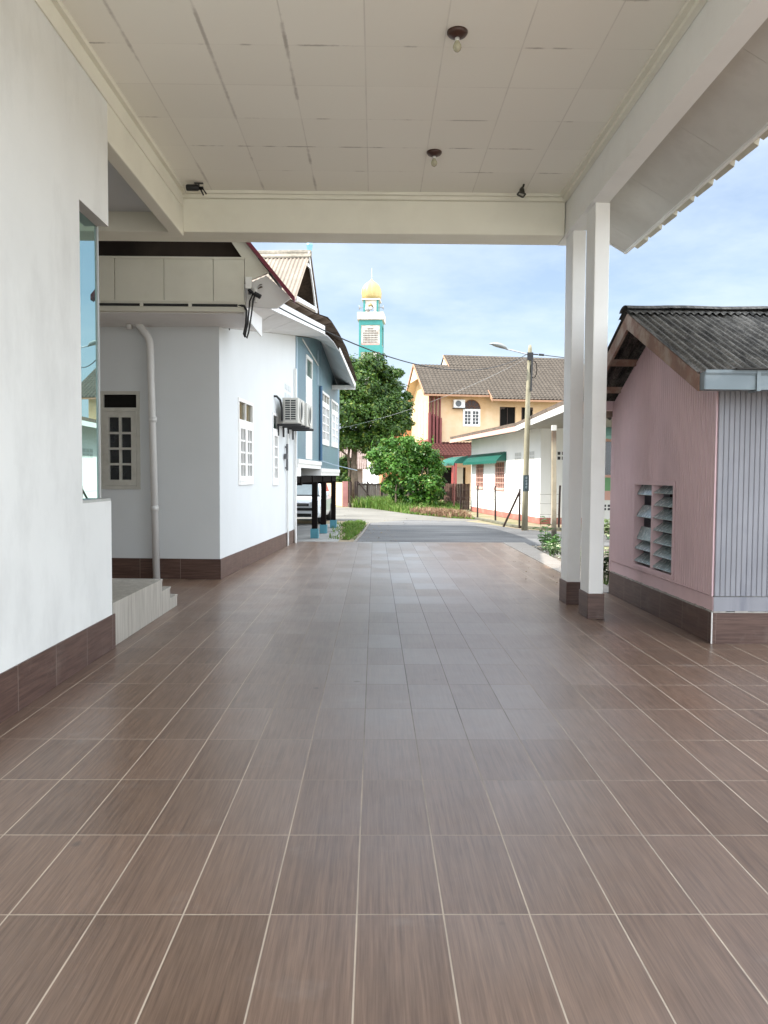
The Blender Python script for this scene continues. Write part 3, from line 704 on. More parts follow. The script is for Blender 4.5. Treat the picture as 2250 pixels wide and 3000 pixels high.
# two outdoor air conditioner units on wall brackets
ACW = M('ac_cream_casing', (.50, .49, .45), .45, .05, 6, 0)
ACG = M('ac_dark_grille', (.025, .03, .03), .5, .2, 20, 0)
def aircon(y, label):                       # local: x outward, y along the wall
    t = thing('air_conditioner', label, 'air conditioner', tuple(FR[sh.name] @ Vector((.10, y, 2.56))), RZ, 'outdoor units on the white wing')
    MB().box(.02, .34, 0, .80, 0, .50).build('casing', ACW, t, bevel=.012)
    mb = MB(); mg = MB()
    mb.box(.07, .30, -.012, -.001, .05, .45)
    for k in range(9): mg.box(.07, .30, -.018, -.0125, .05 + k * .0445, .062 + k * .0445)
    for k in range(3): mg.box(.068 + k * .112, .08 + k * .112, -.019, -.013, .05, .45)
    mb.build('grille', ACG, t); mg.build('grille_bar', ACW, t)
    MB().lathe([(.215, .342), (.225, .352), (.20, .362), (.19, .345)], c=(0, .34, .25), axis='x', n=28).build('fan_ring', ACW, t, smooth=True)
    mb = MB().lathe([(.188, .343), (.188, .346)], c=(0, .34, .25), axis='x', n=28); mb.build('fan_grille', ACG, t)
    for y_ in (.08, .66): MB().box(-.10, .38, y_, y_ + .04, -.06, -.012).box(-.09, -.06, y_ + .001, y_ + .039, -.25, -.06).build('bracket', M('dark_bracket', (.03, .03, .032), .5, .1, 5, 0), t)
    return t
aircon(4.27, 'nearer cream air conditioner unit, the one showing a side grille')
t = aircon(5.42, 'cream air conditioner unit behind the other one, overlapping the blue planks')
q = lambda x, y, z: tuple(FR[sh.name] @ Vector((x, y, z)))
h = thing('drain_hose', 'black insulated hose dropping from the wall behind the nearer air conditioner', 'hose', q(0, 4.2, 2.6), RZ)
MB().tube([(.0, -.18, .46), (.05, -.14, .46), (.10, -.04, .40), (.12, .03, .25), (.12, .06, .0)], .022, 8).build('hose', CABLE, h)

# thin wires from the blue house
cb = tag(MB().tube(sag(q(.05, 15.0, 3.1), (4.72, 24.35, 5.2), .25), .0035, 5).build('wire', M('pale_wire', (.30, .31, .31), .5, .1, 5, 0)), 'thin pale wire stretched in front of the dark tree crown', 'wire')
tag(MB().tube([q(.09, 10.5, 1.92), q(.2, 12.5, 1.84), q(.5, 16.8, 1.71)], .012, 5).build('rod', M('pale_blue_trim', (.36, .47, .55))), 'thin pale rod sticking out along the foot of the blue planks', 'rod')

# ------------------------------------------------------------------ white car under the stilt house
car = thing('parked_car', 'white hatchback parked nose out under the blue stilt house', 'car', (-2.68, 26.3, GZ), -.05)
CARW = NG('white_car_paint'); CARW.pbr((.72, .75, .78), .25, None, 0, .5, **{'Coat Weight': .6, 'Coat Roughness': .05}); CARW = CARW.m
GL = M('car_glass', (.05, .075, .085), .06, .3, 2, 0, spec=.8)
st_ = [(0.0, .30, .62, .70), (.10, .24, .72, .78), (.45, .22, .80, .82), (1.0, .22, .90, .83), (1.6, .22, .93, .83), (2.6, .22, .95, .83), (3.4, .24, .96, .81), (3.75, .30, .95, .76), (3.85, .36, .90, .70)]
def ring(y, zl, zh, hw):
    return [(-hw * .93, y, zl), (hw * .93, y, zl), (hw, y, zl + .14), (hw * .99, y, zh - .16), (hw * .90, y, zh - .03), (hw * .6, y, zh), (-hw * .6, y, zh), (-hw * .90, y, zh - .03), (-hw * .99, y, zh - .16), (-hw, y, zl + .14)]
def loft(rings):
    mb = MB(); k = len(rings[0])
    for r in rings: mb.v += r
    for i in range(len(rings) - 1):
        for j in range(k):
            l = (j + 1) % k; mb.f.append((i * k + j, i * k + l, (i + 1) * k + l, (i + 1) * k + j))
    mb.f.append(tuple(range(k))[::-1]); mb.f.append(tuple((len(rings) - 1) * k + j for j in range(k)))
    return mb
loft([ring(*s) for s in st_]).build('body', CARW, car, smooth=False, bevel=.015)
car.scale = (1.06, 1.06, 1.06)
def cab(y, z, hw, zb=.86): return [(-hw, y, zb), (hw, y, zb), (hw * .97, y, z - .08), (hw * .86, y, z), (-hw * .86, y, z), (-hw * .97, y, z - .08)]
cb_ = MB()
cb_.hexa([(-.76, .92, .88), (.76, .92, .88), (.74, 3.72, .92), (-.74, 3.72, .92), (-.60, 1.62, 1.42), (.60, 1.62, 1.42), (.58, 3.30, 1.44), (-.58, 3.30, 1.44)])
cb_.hexa([(-.60, 1.62, 1.42), (.60, 1.62, 1.42), (.58, 3.30, 1.44), (-.58, 3.30, 1.44), (-.50, 1.80, 1.475), (.50, 1.80, 1.475), (.48, 3.12, 1.49), (-.48, 3.12, 1.49)])
cb_.build('cabin', CARW, car, bevel=.02)
MB().slab((-.66, .985, .93), (.66, .985, .93), (.54, 1.585, 1.385), (-.54, 1.585, 1.385), (0, -.012, .012)).build('windscreen', GL, car)
for s in (-1, 1):
    MB().slab((s * .738, 1.35, .96), (s * .735, 2.25, .98), (s * .625, 2.25, 1.36), (s * .628, 1.72, 1.36), (s * .012, 0, .004)).slab((s * .735, 2.32, .98), (s * .73, 3.2, .98), (s * .618, 3.05, 1.36), (s * .625, 2.32, 1.36), (s * .012, 0, .004)).build('side_window', GL, car)
    MB().slab((s * .48, -.015, .60), (s * .70, .05, .62), (s * .72, .10, .74), (s * .46, .02, .72), (0, -.03, .0)).build('headlight', M('headlight_glass', (.45, .47, .48), .12, .2, 15, 0, spec=.8), car)
    MB().hexa([(s * .80, 1.12, .92), (s * .96, 1.10, .92), (s * .95, 1.2, .92), (s * .80, 1.2, .92), (s * .80, 1.12, 1.05), (s * .97, 1.10, 1.05), (s * .95, 1.2, 1.05), (s * .80, 1.2, 1.05)]).build('mirror', CARW, car, bevel=.02)
    for y in (.72, 3.05):
        w = MB().lathe([(.20, -.09), (.29, -.085), (.30, -.05), (.30, .05), (.29, .085), (.20, .09)], c=(s * .745, y, .30), axis='x', n=24).build('wheel', BLACKP, car, smooth=True)
        mb = MB().lathe([(.19, -.092), (.19, .094)], c=(s * .745, y, .30), axis='x', n=20); mb.build('rim', M('alloy', (.45, .46, .47), .3, .1, 5, 0, metallic=.7), w)
mb = MB()
mb.slab((-.44, -.012, .60), (.44, -.012, .60), (.44, .02, .69), (-.44, .02, .69), (0, -.015, 0)); mb.box(-.70, .70, -.03, .01, .46, .55)
mb.box(-.52, .52, -.035, .0, .27, .37); mb.slab((-.68, .93, .895), (.68, .93, .895), (.66, .99, .93), (-.66, .99, .93), (0, 0, .012))
mb.build('grille', BLACKP, car)
MB().box(-.40, .40, -.04, -.02, .635, .655).build('grille_bar', M('chrome', (.6, .6, .6), .2, .05, 5, 0, metallic=.8), car)
# ------------------------------------------------------------------ pink shed (local = world axes; x in, y along, corner at the origin)
sd = thing('shed', 'pink and grey plank shed with louvre window and dark lichen covered corrugated roof', 'shed', (3.105, 7.08, 0), .006)
PINK = M('pink_plank_paint', (.63, .46, .475), .6, .05, 2.2, .2, 40, .002, .35, stain=(.44, .315, .32), sscale=1.3, samt=.45, stretch=(1, 1, .4))
LILAC = M('grey_lilac_plank_paint', (.25, .252, .275), .5, .12, 2.2, .2, 40, .002, .4, stain=(.15, .155, .19), sscale=2.0, samt=.6, stretch=(3, 3, .4))
RAWW = M('bare_reddish_timber', (.22, .125, .09), .75, .2, 4, .3, 30, stain=(.36, .30, .25), sscale=3.5, samt=.7, sth=(.45, .6))
ROOFD = lichen_roof('black_lichen_asbestos', (.026, .025, .024), (.165, .155, .14), (.014, .014, .014), 2.2, (3.5, .3, 1))
fsh = lambda u, z, d: (-d, u, z)            # gable wall facing the forecourt
ffr = lambda u, z, d: (u, -d, z)            # front wall
LEN = 3.05; MID = 1.50; SL = .47; AP = 3.06
stop = lambda y: AP + .12 - SL * abs(y - MID)
WN = (.92, 2.18, .47, 1.48)
mb = planks(fsh, 0, LEN, .44, stop, [WN], w=.056, gap=.0065, t=.020)
mb.quad((.01, 0, .30), (.01, LEN, .30), (.01, LEN, stop(LEN)), (.01, MID, stop(MID) + .05), (.01, 0, stop(0))) if False else None
mb.bm(fsh, 0, LEN, .30, .432, -.012, .006)
mb.bm(fsh, 0, .92, .44, 2.40, -.03, -.006); mb.bm(fsh, 2.18, LEN, .44, 2.40, -.03, -.006); mb.bm(fsh, .92, 2.18, 1.48, 2.4, -.03, -.006)
mb.prism([(0, 2.40), (LEN, 2.40), (MID, stop(MID) - .02)], fsh, -.03, -.006)
mb.bm(fsh, LEN - .0, LEN + .05, .3, 2.3, -.05, .012); mb.bm(fsh, -.0195, .03, .435, 2.3, .0185, .026)
mb.build('gable_wall', PINK, sd)
mb = planks(ffr, 0.0, 4.2, .44, lambda x: 2.36, [], w=.048, gap=.0016, t=.018)
mb.bm(ffr, 0, 4.2, .30, .432, -.012, .008); mb.bm(ffr, 0, 4.2, .44, 2.5, -.03, -.006)
mb.box(4.17, 4.2, 0.02, LEN, .3, 2.4); mb.box(.03, 4.2, LEN - .04, LEN - .01, .3, 2.4)
mb.build('front_wall', LILAC, sd)
MB().bm(fsh, -.016, LEN + .02, .002, .285, -.02, .018).build('skirting', PL_Y, sd)
MB().bm(ffr, .0, 4.2, .002, .285, -.02, .014).build('skirting', PL_X, sd)
MB().bm(fsh, -.021, -.010, .002, .288, .012, .0235).build('corner_strip', M('white_tile_edge', (.6, .58, .55), .5, .05, 4, 0), sd)
MORT = M('rough_mortar', (.36, .34, .31), .95, .2, 14, .6, 40, .01)
mb = MB(); yy = 0
while yy < LEN:
    st = random.uniform(.03, .10); hh = random.uniform(.004, .018); mb.bm(fsh, yy, min(yy + st, LEN), .2855, .29 + hh, .0, random.uniform(.008, .016)); yy += st
xx = 0
while xx < 4.2:
    st = random.uniform(.03, .12); mb.bm(ffr, xx, min(xx + st, 4.2), .2855, .29 + random.uniform(.003, .014), .0, random.uniform(.008, .014)); xx += st
mb.build('mortar_line', MORT, sd)
# louvre window: two bays of glass blades, some open, some missing
wf = MB()
for (a, b) in ((.92, .965), (2.135, 2.18), (1.54, 1.575)): wf.bm(fsh, a, b, .47, 1.48, -.10, .022)
wf.bm(fsh, .965, 1.54, 1.435, 1.48, -.10, .021); wf.bm(fsh, 1.575, 2.135, 1.435, 1.48, -.10, .021); wf.bm(fsh, .965, 1.54, .47, .505, -.10, .021); wf.bm(fsh, 1.575, 2.135, .47, .505, -.10, .021)
wf = wf.build('window', PINK, sd)
LOUV = NG('dusty_louvre_glass'); c = LOUV.coord('Object')
k = LOUV.ramp(LOUV.noise(c, 9, 5, .65), .35, .65)
LOUV.pbr(LOUV.mix(k, (.21, .275, .275), (.34, .41, .415)), LOUV.ramp(LOUV.noise(c, 20, 4), .3, .7, .12, .35), None, 0, .6); LOUV = LOUV.m
def blade(u0, u1, z, ang, w=.155):
    c_, s_ = math.cos(ang), math.sin(ang)
    o, i = (w * .42 * c_, -w * .42 * s_), (-w * .58 * c_, w * .58 * s_)
    mb = MB(); ch = .022; P = lambda u, q: fsh(u, z + q[1], -.035 + q[0])
    e = (o[0] - ch * c_, o[1] + ch * s_)
    pts = [P(u0, i), P(u1, i), P(u1, e), P(u1 - ch, o), P(u0 + ch, o), P(u0, e)]
    n = len(mb.v); t = .005
    mb.v += pts + [(p[0], p[1], p[2] + t) for p in pts]
    mb.f += [tuple(range(5, -1, -1)), tuple(range(6, 12))] + [(k2, (k2 + 1) % 6, 6 + (k2 + 1) % 6, 6 + k2) for k2 in range(6)]
    return mb.build('louvre_blade', LOUV, wf)
for k2 in range(7): blade(.968, 1.537, 1.385 - k2 * .1365, math.radians(36 + (k2 % 3) * 2))
for z, a in ((1.375, 62), (1.115, 58), (.855, 68), (.725, 40), (.575, 36)): blade(1.578, 2.132, z, math.radians(a))
MB().bm(fsh, .965, 2.135, .505, 1.435, -.42, -.40).bm(fsh, .96, 2.14, .49, .50, -.40, -.03).build('dark_room', M('dark_red_room', (.022, .012, .011), .9, .5, 8, 0, spec=.1), wf)
MB().bm(fsh, 1.40, 1.52, 1.086, 1.089, .015, .032).build('label', M('white_paper', (.75, .77, .78), .7, .03, 9, 0), wf)
# roof
OV = .36
def rfn(sgn):
    y_e = -.44 if sgn < 0 else LEN + .62
    zap = 3.335; ze = zap - SL * abs(y_e - MID) * 1.0
    def fn(u, v):
        x = -OV - .02 + 4.9 * u; y = MID + (y_e - MID) * v; z = zap + (ze - zap) * v
        s = .015 * math.sin(x * 2 * PI / .078) + .004 * math.sin(x * 9.1 + v * 2)
        if .99 < ((x + OV) % .95) / .95 + .02 < 1.02: s -= .02
        return (x, y + sgn * s * .42, z + s * .9)
    return fn
for sgn in (-1, 1):
    MB().grid(rfn(sgn), 520, 10).build('roof', ROOFD, sd, smooth=True)
mb = MB()
def rcap(u, v):
    x = -OV - .04 + 4.95 * u; th = (v - .5) * 2.4
    r = .10 + .012 * (1 if (x % 1.05) < .09 else 0)
    return (x, MID + r * math.sin(th) * 1.6, 3.30 + .085 * math.cos(th) + .004 * math.sin(x * 7))
mb.grid(rcap, 200, 8)
for sgn in (-1, 1):
    def wav(u, v, sgn=sgn):
        x = -OV - .03 + 4.9 * u; v2 = .055 + .11 * v
        return (x, MID + sgn * v2 * 1.3, 3.365 - SL * v2 * 1.3 + .012 * math.sin(x * 2 * PI / .078) * v)
    mb.grid(wav, 500, 2)
mb.build('ridge_cap', ROOFD, sd, smooth=True)
mb = MB()
for sgn, ye in ((-1, -.40), (1, LEN + .60)):
    za = 3.30; ze = za - SL * abs(ye - MID)
    fb_ = lambda u, z, d: (-OV - d, u, z)
    mb.prism([(MID, za - .17), (MID, za), (ye, ze), (ye, ze - .15)], fb_, -.028 if sgn < 0 else -.0281, .0)
for yv in (.15, .75, 2.2, 2.75, 3.3):
    z = 3.28 - SL * abs(yv - MID); mb.box(-OV + .03, 1.0, yv - .03, yv + .03, z - .12, z - .045)
mb.build('barge_board', RAWW, sd)
MB().prism([(.02 + MID, 3.08), (MID + .35, 2.93), (MID + 1.3, 2.47), (LEN + .15, 2.38), (LEN + .15, 2.30), (MID + .05, 2.95)], lambda u, z, d: (-d, u, z), -.6, -.56).box(-OV + .1, .02, LEN - .02, LEN + .08, 2.38, 2.50).build('eave_beam', PINK, sd)
GUT = M('blue_grey_gutter', (.155, .195, .215), .45, .08, 3, .05, stain=(.30, .33, .33), sscale=3, samt=.4)
gy = -.50; mb = MB()
outl = [(gy, 2.262), (gy + .13, 2.262), (gy + .13, 2.415), (gy + .118, 2.415), (gy + .118, 2.275), (gy + .012, 2.275), (gy + .012, 2.405), (gy - .012, 2.425), (gy - .012, 2.40), (gy, 2.38)]
mb.prism(outl, lambda u, z, d: (d, u, z), -.34, 4.5); mb.box(-.345, -.335, gy, gy + .13, 2.262, 2.41)
for x in (.09, 1.3, 2.5): mb.slab((x, gy - .018, 2.25), (x + .035, gy - .018, 2.25), (x + .035, gy - .018, 2.43), (x, gy - .018, 2.43), (0, .014, 0)); mb.box(x, x + .035, gy, gy + .14, 2.248, 2.258)
mb.build('gutter', GUT, sd)
MB().box(-.1, 4.2, -.56, -.02, 2.425, 2.435).build('eave_lining', M('dark_timber', (.03, .026, .023), .8, .2, 4, .2), sd)

# ------------------------------------------------------------------ white house with green awnings (local: x inward, y along the long wall, z from the street)
RW = math.atan(.119)
wh = thing('white_house', 'sunlit white house with pink trim, green striped awnings and grilled windows across the road', 'house', (5.848, 27.614, GZ), RW)
fw = lambda u, z, d: (-d, u, z)
fg2 = lambda u, z, d: (u, -d, z)
WARMW = M('warm_white_plaster', (.80, .80, .77), .85, .03, 1.2, .1, 40, .003, .25, stain=(.60, .62, .55), sscale=.8, samt=.25)
PINKR = M('faded_red_plinth_paint', (.36, .135, .105), .8, .15, 2, .2, stain=(.45, .3, .25), sscale=2, samt=.5)
SALMON = M('salmon_trim_paint', (.62, .36, .29), .6, .06, 4, 0)
AWN = M('green_awning_metal', (.012, .105, .080), .45, .08, 2, 0)
RUSTR = lichen_roof('brown_roof_sheet', (.10, .075, .06), (.17, .13, .10), (.06, .05, .04), 1.0)
H1 = (4.52, 5.98, 1.19, 2.27); H2 = (7.87, 9.30, 1.19, 2.25)
mb = MB()
wall_holes(mb, fw, 0, 10.2, .22, 3.45, [H1, H2], .12)
mb.quad((0, 0, .22), (1.95, 0, .22), (1.95, 0, 4.3), (0, 0, 3.45)); mb.quad((0, 10.2, 0), (9, 10.2, 0), (9, 10.2, 4.0), (0, 10.2, 3.45))
mb.quad((1.95, 0, 0), (9, 0, 0), (9, 0, 6.5), (1.95, 0, 4.3)); mb.quad((9, 0, 0), (9, 10.2, 0), (9, 10.2, 4), (9, 0, 4))
mb.build('wall', WARMW, wh)
MB().bm(fw, 0, 10.2, 0, .22, -.1, .004).bm(fg2, .0, 1.95, 0, .22, -.1, .004).build('plinth', PINKR, wh)
for H in (H1, H2):
    mb = MB()
    mb.bm(fw, H[0] - .03, H[1] + .03, H[2] - .09, H[2] - .002, -.05, .06)
    for k in range(6):
        u = H[0] + .04 + (H[1] - H[0] - .08) * k / 5; mb.bm(fw, u - .022, u + .022, H[2], H[3], -.06, -.02)
    for k in range(1, 5):
        z = H[2] + (H[3] - H[2]) * k / 5; mb.bm(fw, H[0], H[1], z - .015, z + .015, -.055, -.025)
    o = mb.build('window', SALMON, wh)
    MB().bm(fw, H[0], H[1], H[2], H[3], -.118, -.10).build('pane', M('brown_dim_glass', (.055, .04, .03), .3, .3, 5, 0), o)
def awning(name, parent, fm, u0, u1, zt, zb, dep, mat, curve=.3, n=7):
    prof = []
    for k in range(n + 1):
        t = k / n; th = t * PI / 2
        prof.append((dep * ((1 - curve) * t + curve * math.sin(th)), zt - (zt - zb) * ((1 - curve) * t + curve * (1 - math.cos(th)))))
    mb = MB(); W = .23; u = u0; i = 0
    while u < u1 - .02:
        b = min(u + W, u1); h = .014 if i % 2 else 0
        for k in range(n):
            (d0, z0), (d1, z1) = prof[k], prof[k + 1]
            mb.hexa([fm(u, z0 + h, d0), fm(b, z0 + h, d0), fm(b, z1 + h, d1), fm(u, z1 + h, d1), fm(u, z0 + h + .008, d0), fm(b, z0 + h + .008, d0), fm(b, z1 + h + .008, d1 + .004), fm(u, z1 + h + .008, d1 + .004)])
        mb.bm(fm, u, b, zb - .09 - h, zb + .01, dep - .004, dep + .004)
        u = b; i += 1
    for u in (u0, u1 - .006):
        mb.prism([(d, z) for d, z in prof] + [(0, zb)], lambda d, z, uu, u=u: fm(u + uu, z, d), 0, .006)
    return mb.build(name, mat, parent)
awning('awning', wh, fw, 4.25, 10.15, 2.68, 2.31, .42, AWN, .25)
mb = MB()
VB = M('grey_vent_block', (.52, .52, .49), .9, .05, 9, 0)
for u0 in (.72, 2.3):
    vp = MB().bm(fw, u0 - .03, u0 + .79, 2.27, 2.61, .0003, .003).build('vent', M('pale_vent_plate', (.66, .66, .63), .9, .05, 9, 0), wh); mb = MB()
    for k in range(3):
        for z in (2.30, 2.47):
            mb.bm(fw, u0 + k * .28, u0 + k * .28 + .2, z, z + .11, .0032, .010)
    mb.build('vent_hole', VB, vp)
mb = MB()
VD = M('dark_vent_hole', (.05, .05, .05), .9, .1, 9, 0)
for u0 in (.62, 1.25):
    vp = MB().bm(fg2, u0 - .02, u0 + .43, 2.26, 2.58, .0002, .002).build('vent', WARMW, wh); mb = MB()
    for k in range(3):
        for z in (2.28, 2.45): mb.bm(fg2, u0 + k * .155, u0 + k * .155 + .10, z, z + .11, .0022, .008)
    mb.build('vent_hole', VD, vp)
MB().tube([(.42, -.03, 0), (.42, -.03, 3.4)], .02).build('pipe', PVC, wh)
# roof: eave along the wall, rake rising to the right over the near gable
eo, ry, rs = .90, 0.0, .035
mb = MB()
mb.slab((-eo, .0, 3.45), (-eo, 10.9, 3.47), (7.5, 10.9, 3.47 + rs * 8.4), (7.5, .0, 3.45 + rs * 8.4), (0, 0, .12))
mb.slab((-eo, -.004, 3.45), (-2.3, -9.0, 3.45), (7.5, -9.0, 3.45 + rs * 8), (7.5, -.004, 3.45 + rs * 8.4), (0, 0, .12))
mb.build('roof', RUSTR, wh)
MB().slab((-eo - .02, ry, 3.27), (-eo - .02, 10.9, 3.30), (-eo - .02, 10.9, 3.46), (-eo - .02, ry, 3.44), (.022, 0, 0)).build('eave_fascia', SALMON, wh)
MB().slab((-eo - .025, -.005, 3.27), (-2.325, -9.0, 3.27), (-2.325, -9.0, 3.44), (-eo - .025, -.005, 3.44), (.022, 0, 0)).slab((-2.3, -9.03, 3.27), (7.5, -9.03, 3.5), (7.5, -9.03, 3.7), (-2.3, -9.03, 3.46), (0, .022, 0)).build('porch_fascia', M('white_grey_board', (.62, .61, .58), .6, .06, 4, .1), wh)
MB().slab((-eo, ry, 3.30), (-eo, 10.9, 3.36), (0, 10.9, 3.40), (0, ry, 3.40), (0, 0, .01)).slab((-eo, -.01, 3.36), (-2.28, -8.98, 3.36), (7.4, -8.98, 3.5), (7.4, -.01, 3.5), (0, 0, .01)).build('soffit', M('grey_soffit', (.34, .33, .31), .8, .1, 3, 0), wh)
q2 = lambda x, y, z: FR[wh.name] @ Vector((x, y, z))
# second, curved awning past the far end of the white house
aw = thing('awning', 'sunlit curved green awning past the far corner of the white house', 'awning', tuple(q2(-.05, 10.45, 0)), RW)
fa = lambda u, z, d: (u, -d, z)
AWL = M('sunlit_green_awning_metal', (.035, .17, .135), .4, .08, 2, 0)  # green lightened to paint in the brighter sun on this awning
fa2 = lambda u, z, d: (-d, u, z)
awning('canopy', aw, fa2, .0, 3.4, 2.66, 2.30, .75, AWL, .8)
MB().tube([(-.70, .1, 0), (-.70, .1, 2.3)], .03).tube([(-.70, 3.2, 0), (-.70, 3.2, 2.3)], .03).box(-.05, 0, .0, 3.4, 2.55, 2.7).build('frame', M('painted_steel_post', (.25, .09, .08), .6, .1, 5, 0), aw)

# green walled neighbour showing between the columns and the shed
gh = thing('green_house', 'green house front with small aqua awning and pink band seen beside the pink shed', 'house', (7.86, 27.62, GZ), .02)
fgr = lambda u, z, d: (u, -d, z)
GRN = M('green_wall_paint', (.165, .36, .175), .7, .08, 2, .1, stain=(.22, .42, .2), sscale=2, samt=.4)
GW = (.05, 1.9, 1.74, 2.95)
mb = MB(); wall_holes(mb, fgr, -.0, 5.5, 1.19, 4.6, [GW], .1); mb.box(0, 5.5, .11, 4, 0, .02); mb.build('wall', GRN, gh)
MB().bm(fgr, 0, 5.5, .86, 1.19, -.05, .012).build('band', SALMON, gh)
MB().bm(fgr, 0, 5.5, 0, .86, -.05, .006).build('base_wall', WARMW, gh)
vp = MB().bm(fgr, .1, .63, .48, .72, .006, .0075).build('vent', WARMW, gh); mb = MB()
for k in range(4):
    for z in (.5, .62): mb.bm(fgr, .12 + k * .14, .2 + k * .14, z, z + .08, .0077, .013)
mb.build('vent_hole', VD, vp)
o = MB().bm(fgr, 0, 1.95, 2.93, 3.03, -.05, .03).bm(fgr, 0, 1.95, 1.66, 1.75, -.05, .04).bm(fgr, .0, .06, 1.75, 2.93, -.05, .02).bm(fgr, .95, 1.0, 1.75, 2.93, -.05, .02).build('window', SALMON, gh)
MB().bm(fgr, .06, 1.9, 1.75, 2.93, -.1, -.08).build('pane', GLASSD, o)
awning('awning', gh, fgr, .0, 2.0, 3.50, 3.10, .45, M('aqua_awning_metal', (.30, .55, .52), .4, .08, 2, 0), .6)
mb = MB().slab((-.3, -.8, 4.1), (5.8, -.8, 4.1), (5.8, 3, 5.9), (-.3, 3, 5.9), (0, 0, .06)); mb.build('roof', RUSTR, gh)

# ------------------------------------------------------------------ two storey yellow house behind (local: x along the front, y back)
RY = math.radians(8)
yh = thing('yellow_house', 'two storey yellow house with brown tiled roofs and red upright fins beyond the awning house', 'house', (3.84, 55, GZ), RY)
fy = lambda u, z, d: (u, -d, z)
fyl = lambda u, z, d: (-d, u, z)
YEL = M('pale_yellow_plaster', (.62, .42, .235), .85, .05, 1.0, .1, stain=(.72, .60, .45), sscale=.5, samt=.6, sth=(.4, .7))
YELB = M('bright_yellow_plaster', (.62, .46, .25), .85, .05, 1.0, .1, stain=(.75, .55, .45), sscale=.6, samt=.4)
MAROON = M('maroon_fin_paint', (.17, .04, .038), .55, .15, 2, 0)
ORANGE = M('orange_plaster', (.62, .27, .145), .85, .08, 1.5, .1)
YTILE = lichen_roof('brown_concrete_tile', (.072, .058, .045), (.102, .084, .066), (.045, .038, .031), .8)
RTILE = lichen_roof('dull_red_tile', (.065, .020, .017), (.10, .032, .026), (.035, .015, .014), 1.0)
YW1 = (2.36, 3.62, 5.20, 7.06); YW2 = (5.05, 6.2, 5.2, 6.62); YW3 = (6.65, 7.5, 5.2, 6.62)
mb = MB(); wall_holes(mb, fy, 0, 12, 3.0, 7.6, [(2.36, 3.62, 5.20, 6.42), YW2, YW3], .15)
wall_holes(mb, fy, 0, 12, 0, 3.0, [(.9, 2.6, 0, 2.3)], .2)
mb.box(12, 12.1, 0, 9, 0, 7.6)
mb.build('wall', YEL, yh)
MB().prism([(0, 3.0), (7, 3.0), (7, 7.6), (3.2, 9.6), (0, 7.6)], fyl, -.1, 0).bm(fyl, 0, 7, 0, 3, -.1, 0).build('side_wall', YELB, yh)
mb = MB()
for y in (1.3, 2.4, 3.5): mb.bm(fyl, y, y + .45, 3.6, 7.0, .0005, .02)
mb.build('side_stripe', M('pale_stripe_paint', (.72, .66, .42), .8, .05, 2, 0), yh)
MB().bm(fyl, 0, 6.9, 2.2, 4.3, .002, .06).build('side_panel', M('pink_red_paint', (.50, .14, .13), .8, .1, 2, 0), yh)
mb = MB()
for k in range(4):
    x = -.12 + k * .25; tp = 7.45 - .0 * k; md = 6.1 - .12 * k
    mb.bm(fy, x, x + .09, 3.9, tp, .0, .20); mb.bm(fy, x - .03, x + .13, 3.9, md, .0, .42)
mb.build('fin', MAROON, yh)
# arched casement window, arched opening above it
def arch(cx, z, r, n=14, a0=0, a1=PI): return [(cx + r * math.cos(a0 + (a1 - a0) * i / n), z + r * math.sin(a0 + (a1 - a0) * i / n)) for i in range(n + 1)]
o = casement(fy, 2.36, 3.62, 5.20, 6.42, None, 2, 2, 4, GLASSD, GLASSD, yh, fw=.06, d0=-.08, d1=.03)
MB().prism(arch(2.99, 6.43, .62), fy, .001, .02).build('fanlight_pane', M('dark_fanlight', (.03, .012, .008), .4, .3, 5, 0), o)
mb = MB()
ar = arch(2.99, 6.43, .62)
for i in range(len(ar) - 1): mb.tube([fy(ar[i][0], ar[i][1], .03), fy(ar[i + 1][0], ar[i + 1][1], .03)], .035, 5)
for th in (.45, .95, 1.57, 2.2, 2.7): mb.tube([fy(2.99 + .2 * math.cos(th), 6.43 + .2 * math.sin(th), .03), fy(2.99 + .6 * math.cos(th), 6.43 + .6 * math.sin(th), .03)], .018, 4)
a2 = arch(2.99, 6.43, .2, 8)
for i in range(8): mb.tube([fy(a2[i][0], a2[i][1], .03), fy(a2[i + 1][0], a2[i + 1][1], .03)], .018, 4)
mb.build('fanlight_bar', M('brown_fanlight_bar', (.16, .07, .03), .6, .1, 5, 0), o)
for (a, b, c0, c1) in (YW2, YW3):
    mb = MB(); mb.bm(fy, a, a + .05, c0, c1, -.1, .02); mb.bm(fy, (a + b) / 2 - .02, (a + b) / 2 + .02, c0, c1, -.1, -.05)
    mb.prism([(a, c1 - .28), (a, c1), (a + .38, c1), (a + .34, c1 - .16), (a + .16, c1 - .14)], fy, -.02, .004) if a < 6 else mb.prism([(b, c1 - .28), (b, c1), (b - .38, c1), (b - .34, c1 - .16), (b - .16, c1 - .14)], fy, -.02, .004)
    o = mb.build('window', M('dark_brown_frame', (.05, .03, .022), .6, .1, 5, 0), yh); MB().bm(fy, a + .002, b - .002, c0 + .002, c1 - .002, -.145, -.12).build('pane', DARK, o)
def tiles(mb, xa, xb, ya, yb, za, zb, rows, w=.28):
    nx = int((xb - xa) / w) * 6
    for r in range(rows):
        t0, t1 = r / rows, (r + 1) / rows
        def fn(u, v, t0=t0, t1=t1):
            x = xa + (xb - xa) * u; t = t0 + (t1 - t0 + .02) * v; s = .045 * (.5 + .5 * math.sin(x * 2 * PI / w)) + .035 * (1 - v)
            return (x, ya + (yb - ya) * t, za + (zb - za) * t + s)
        mb.grid(fn, nx, 1)
sl = .625
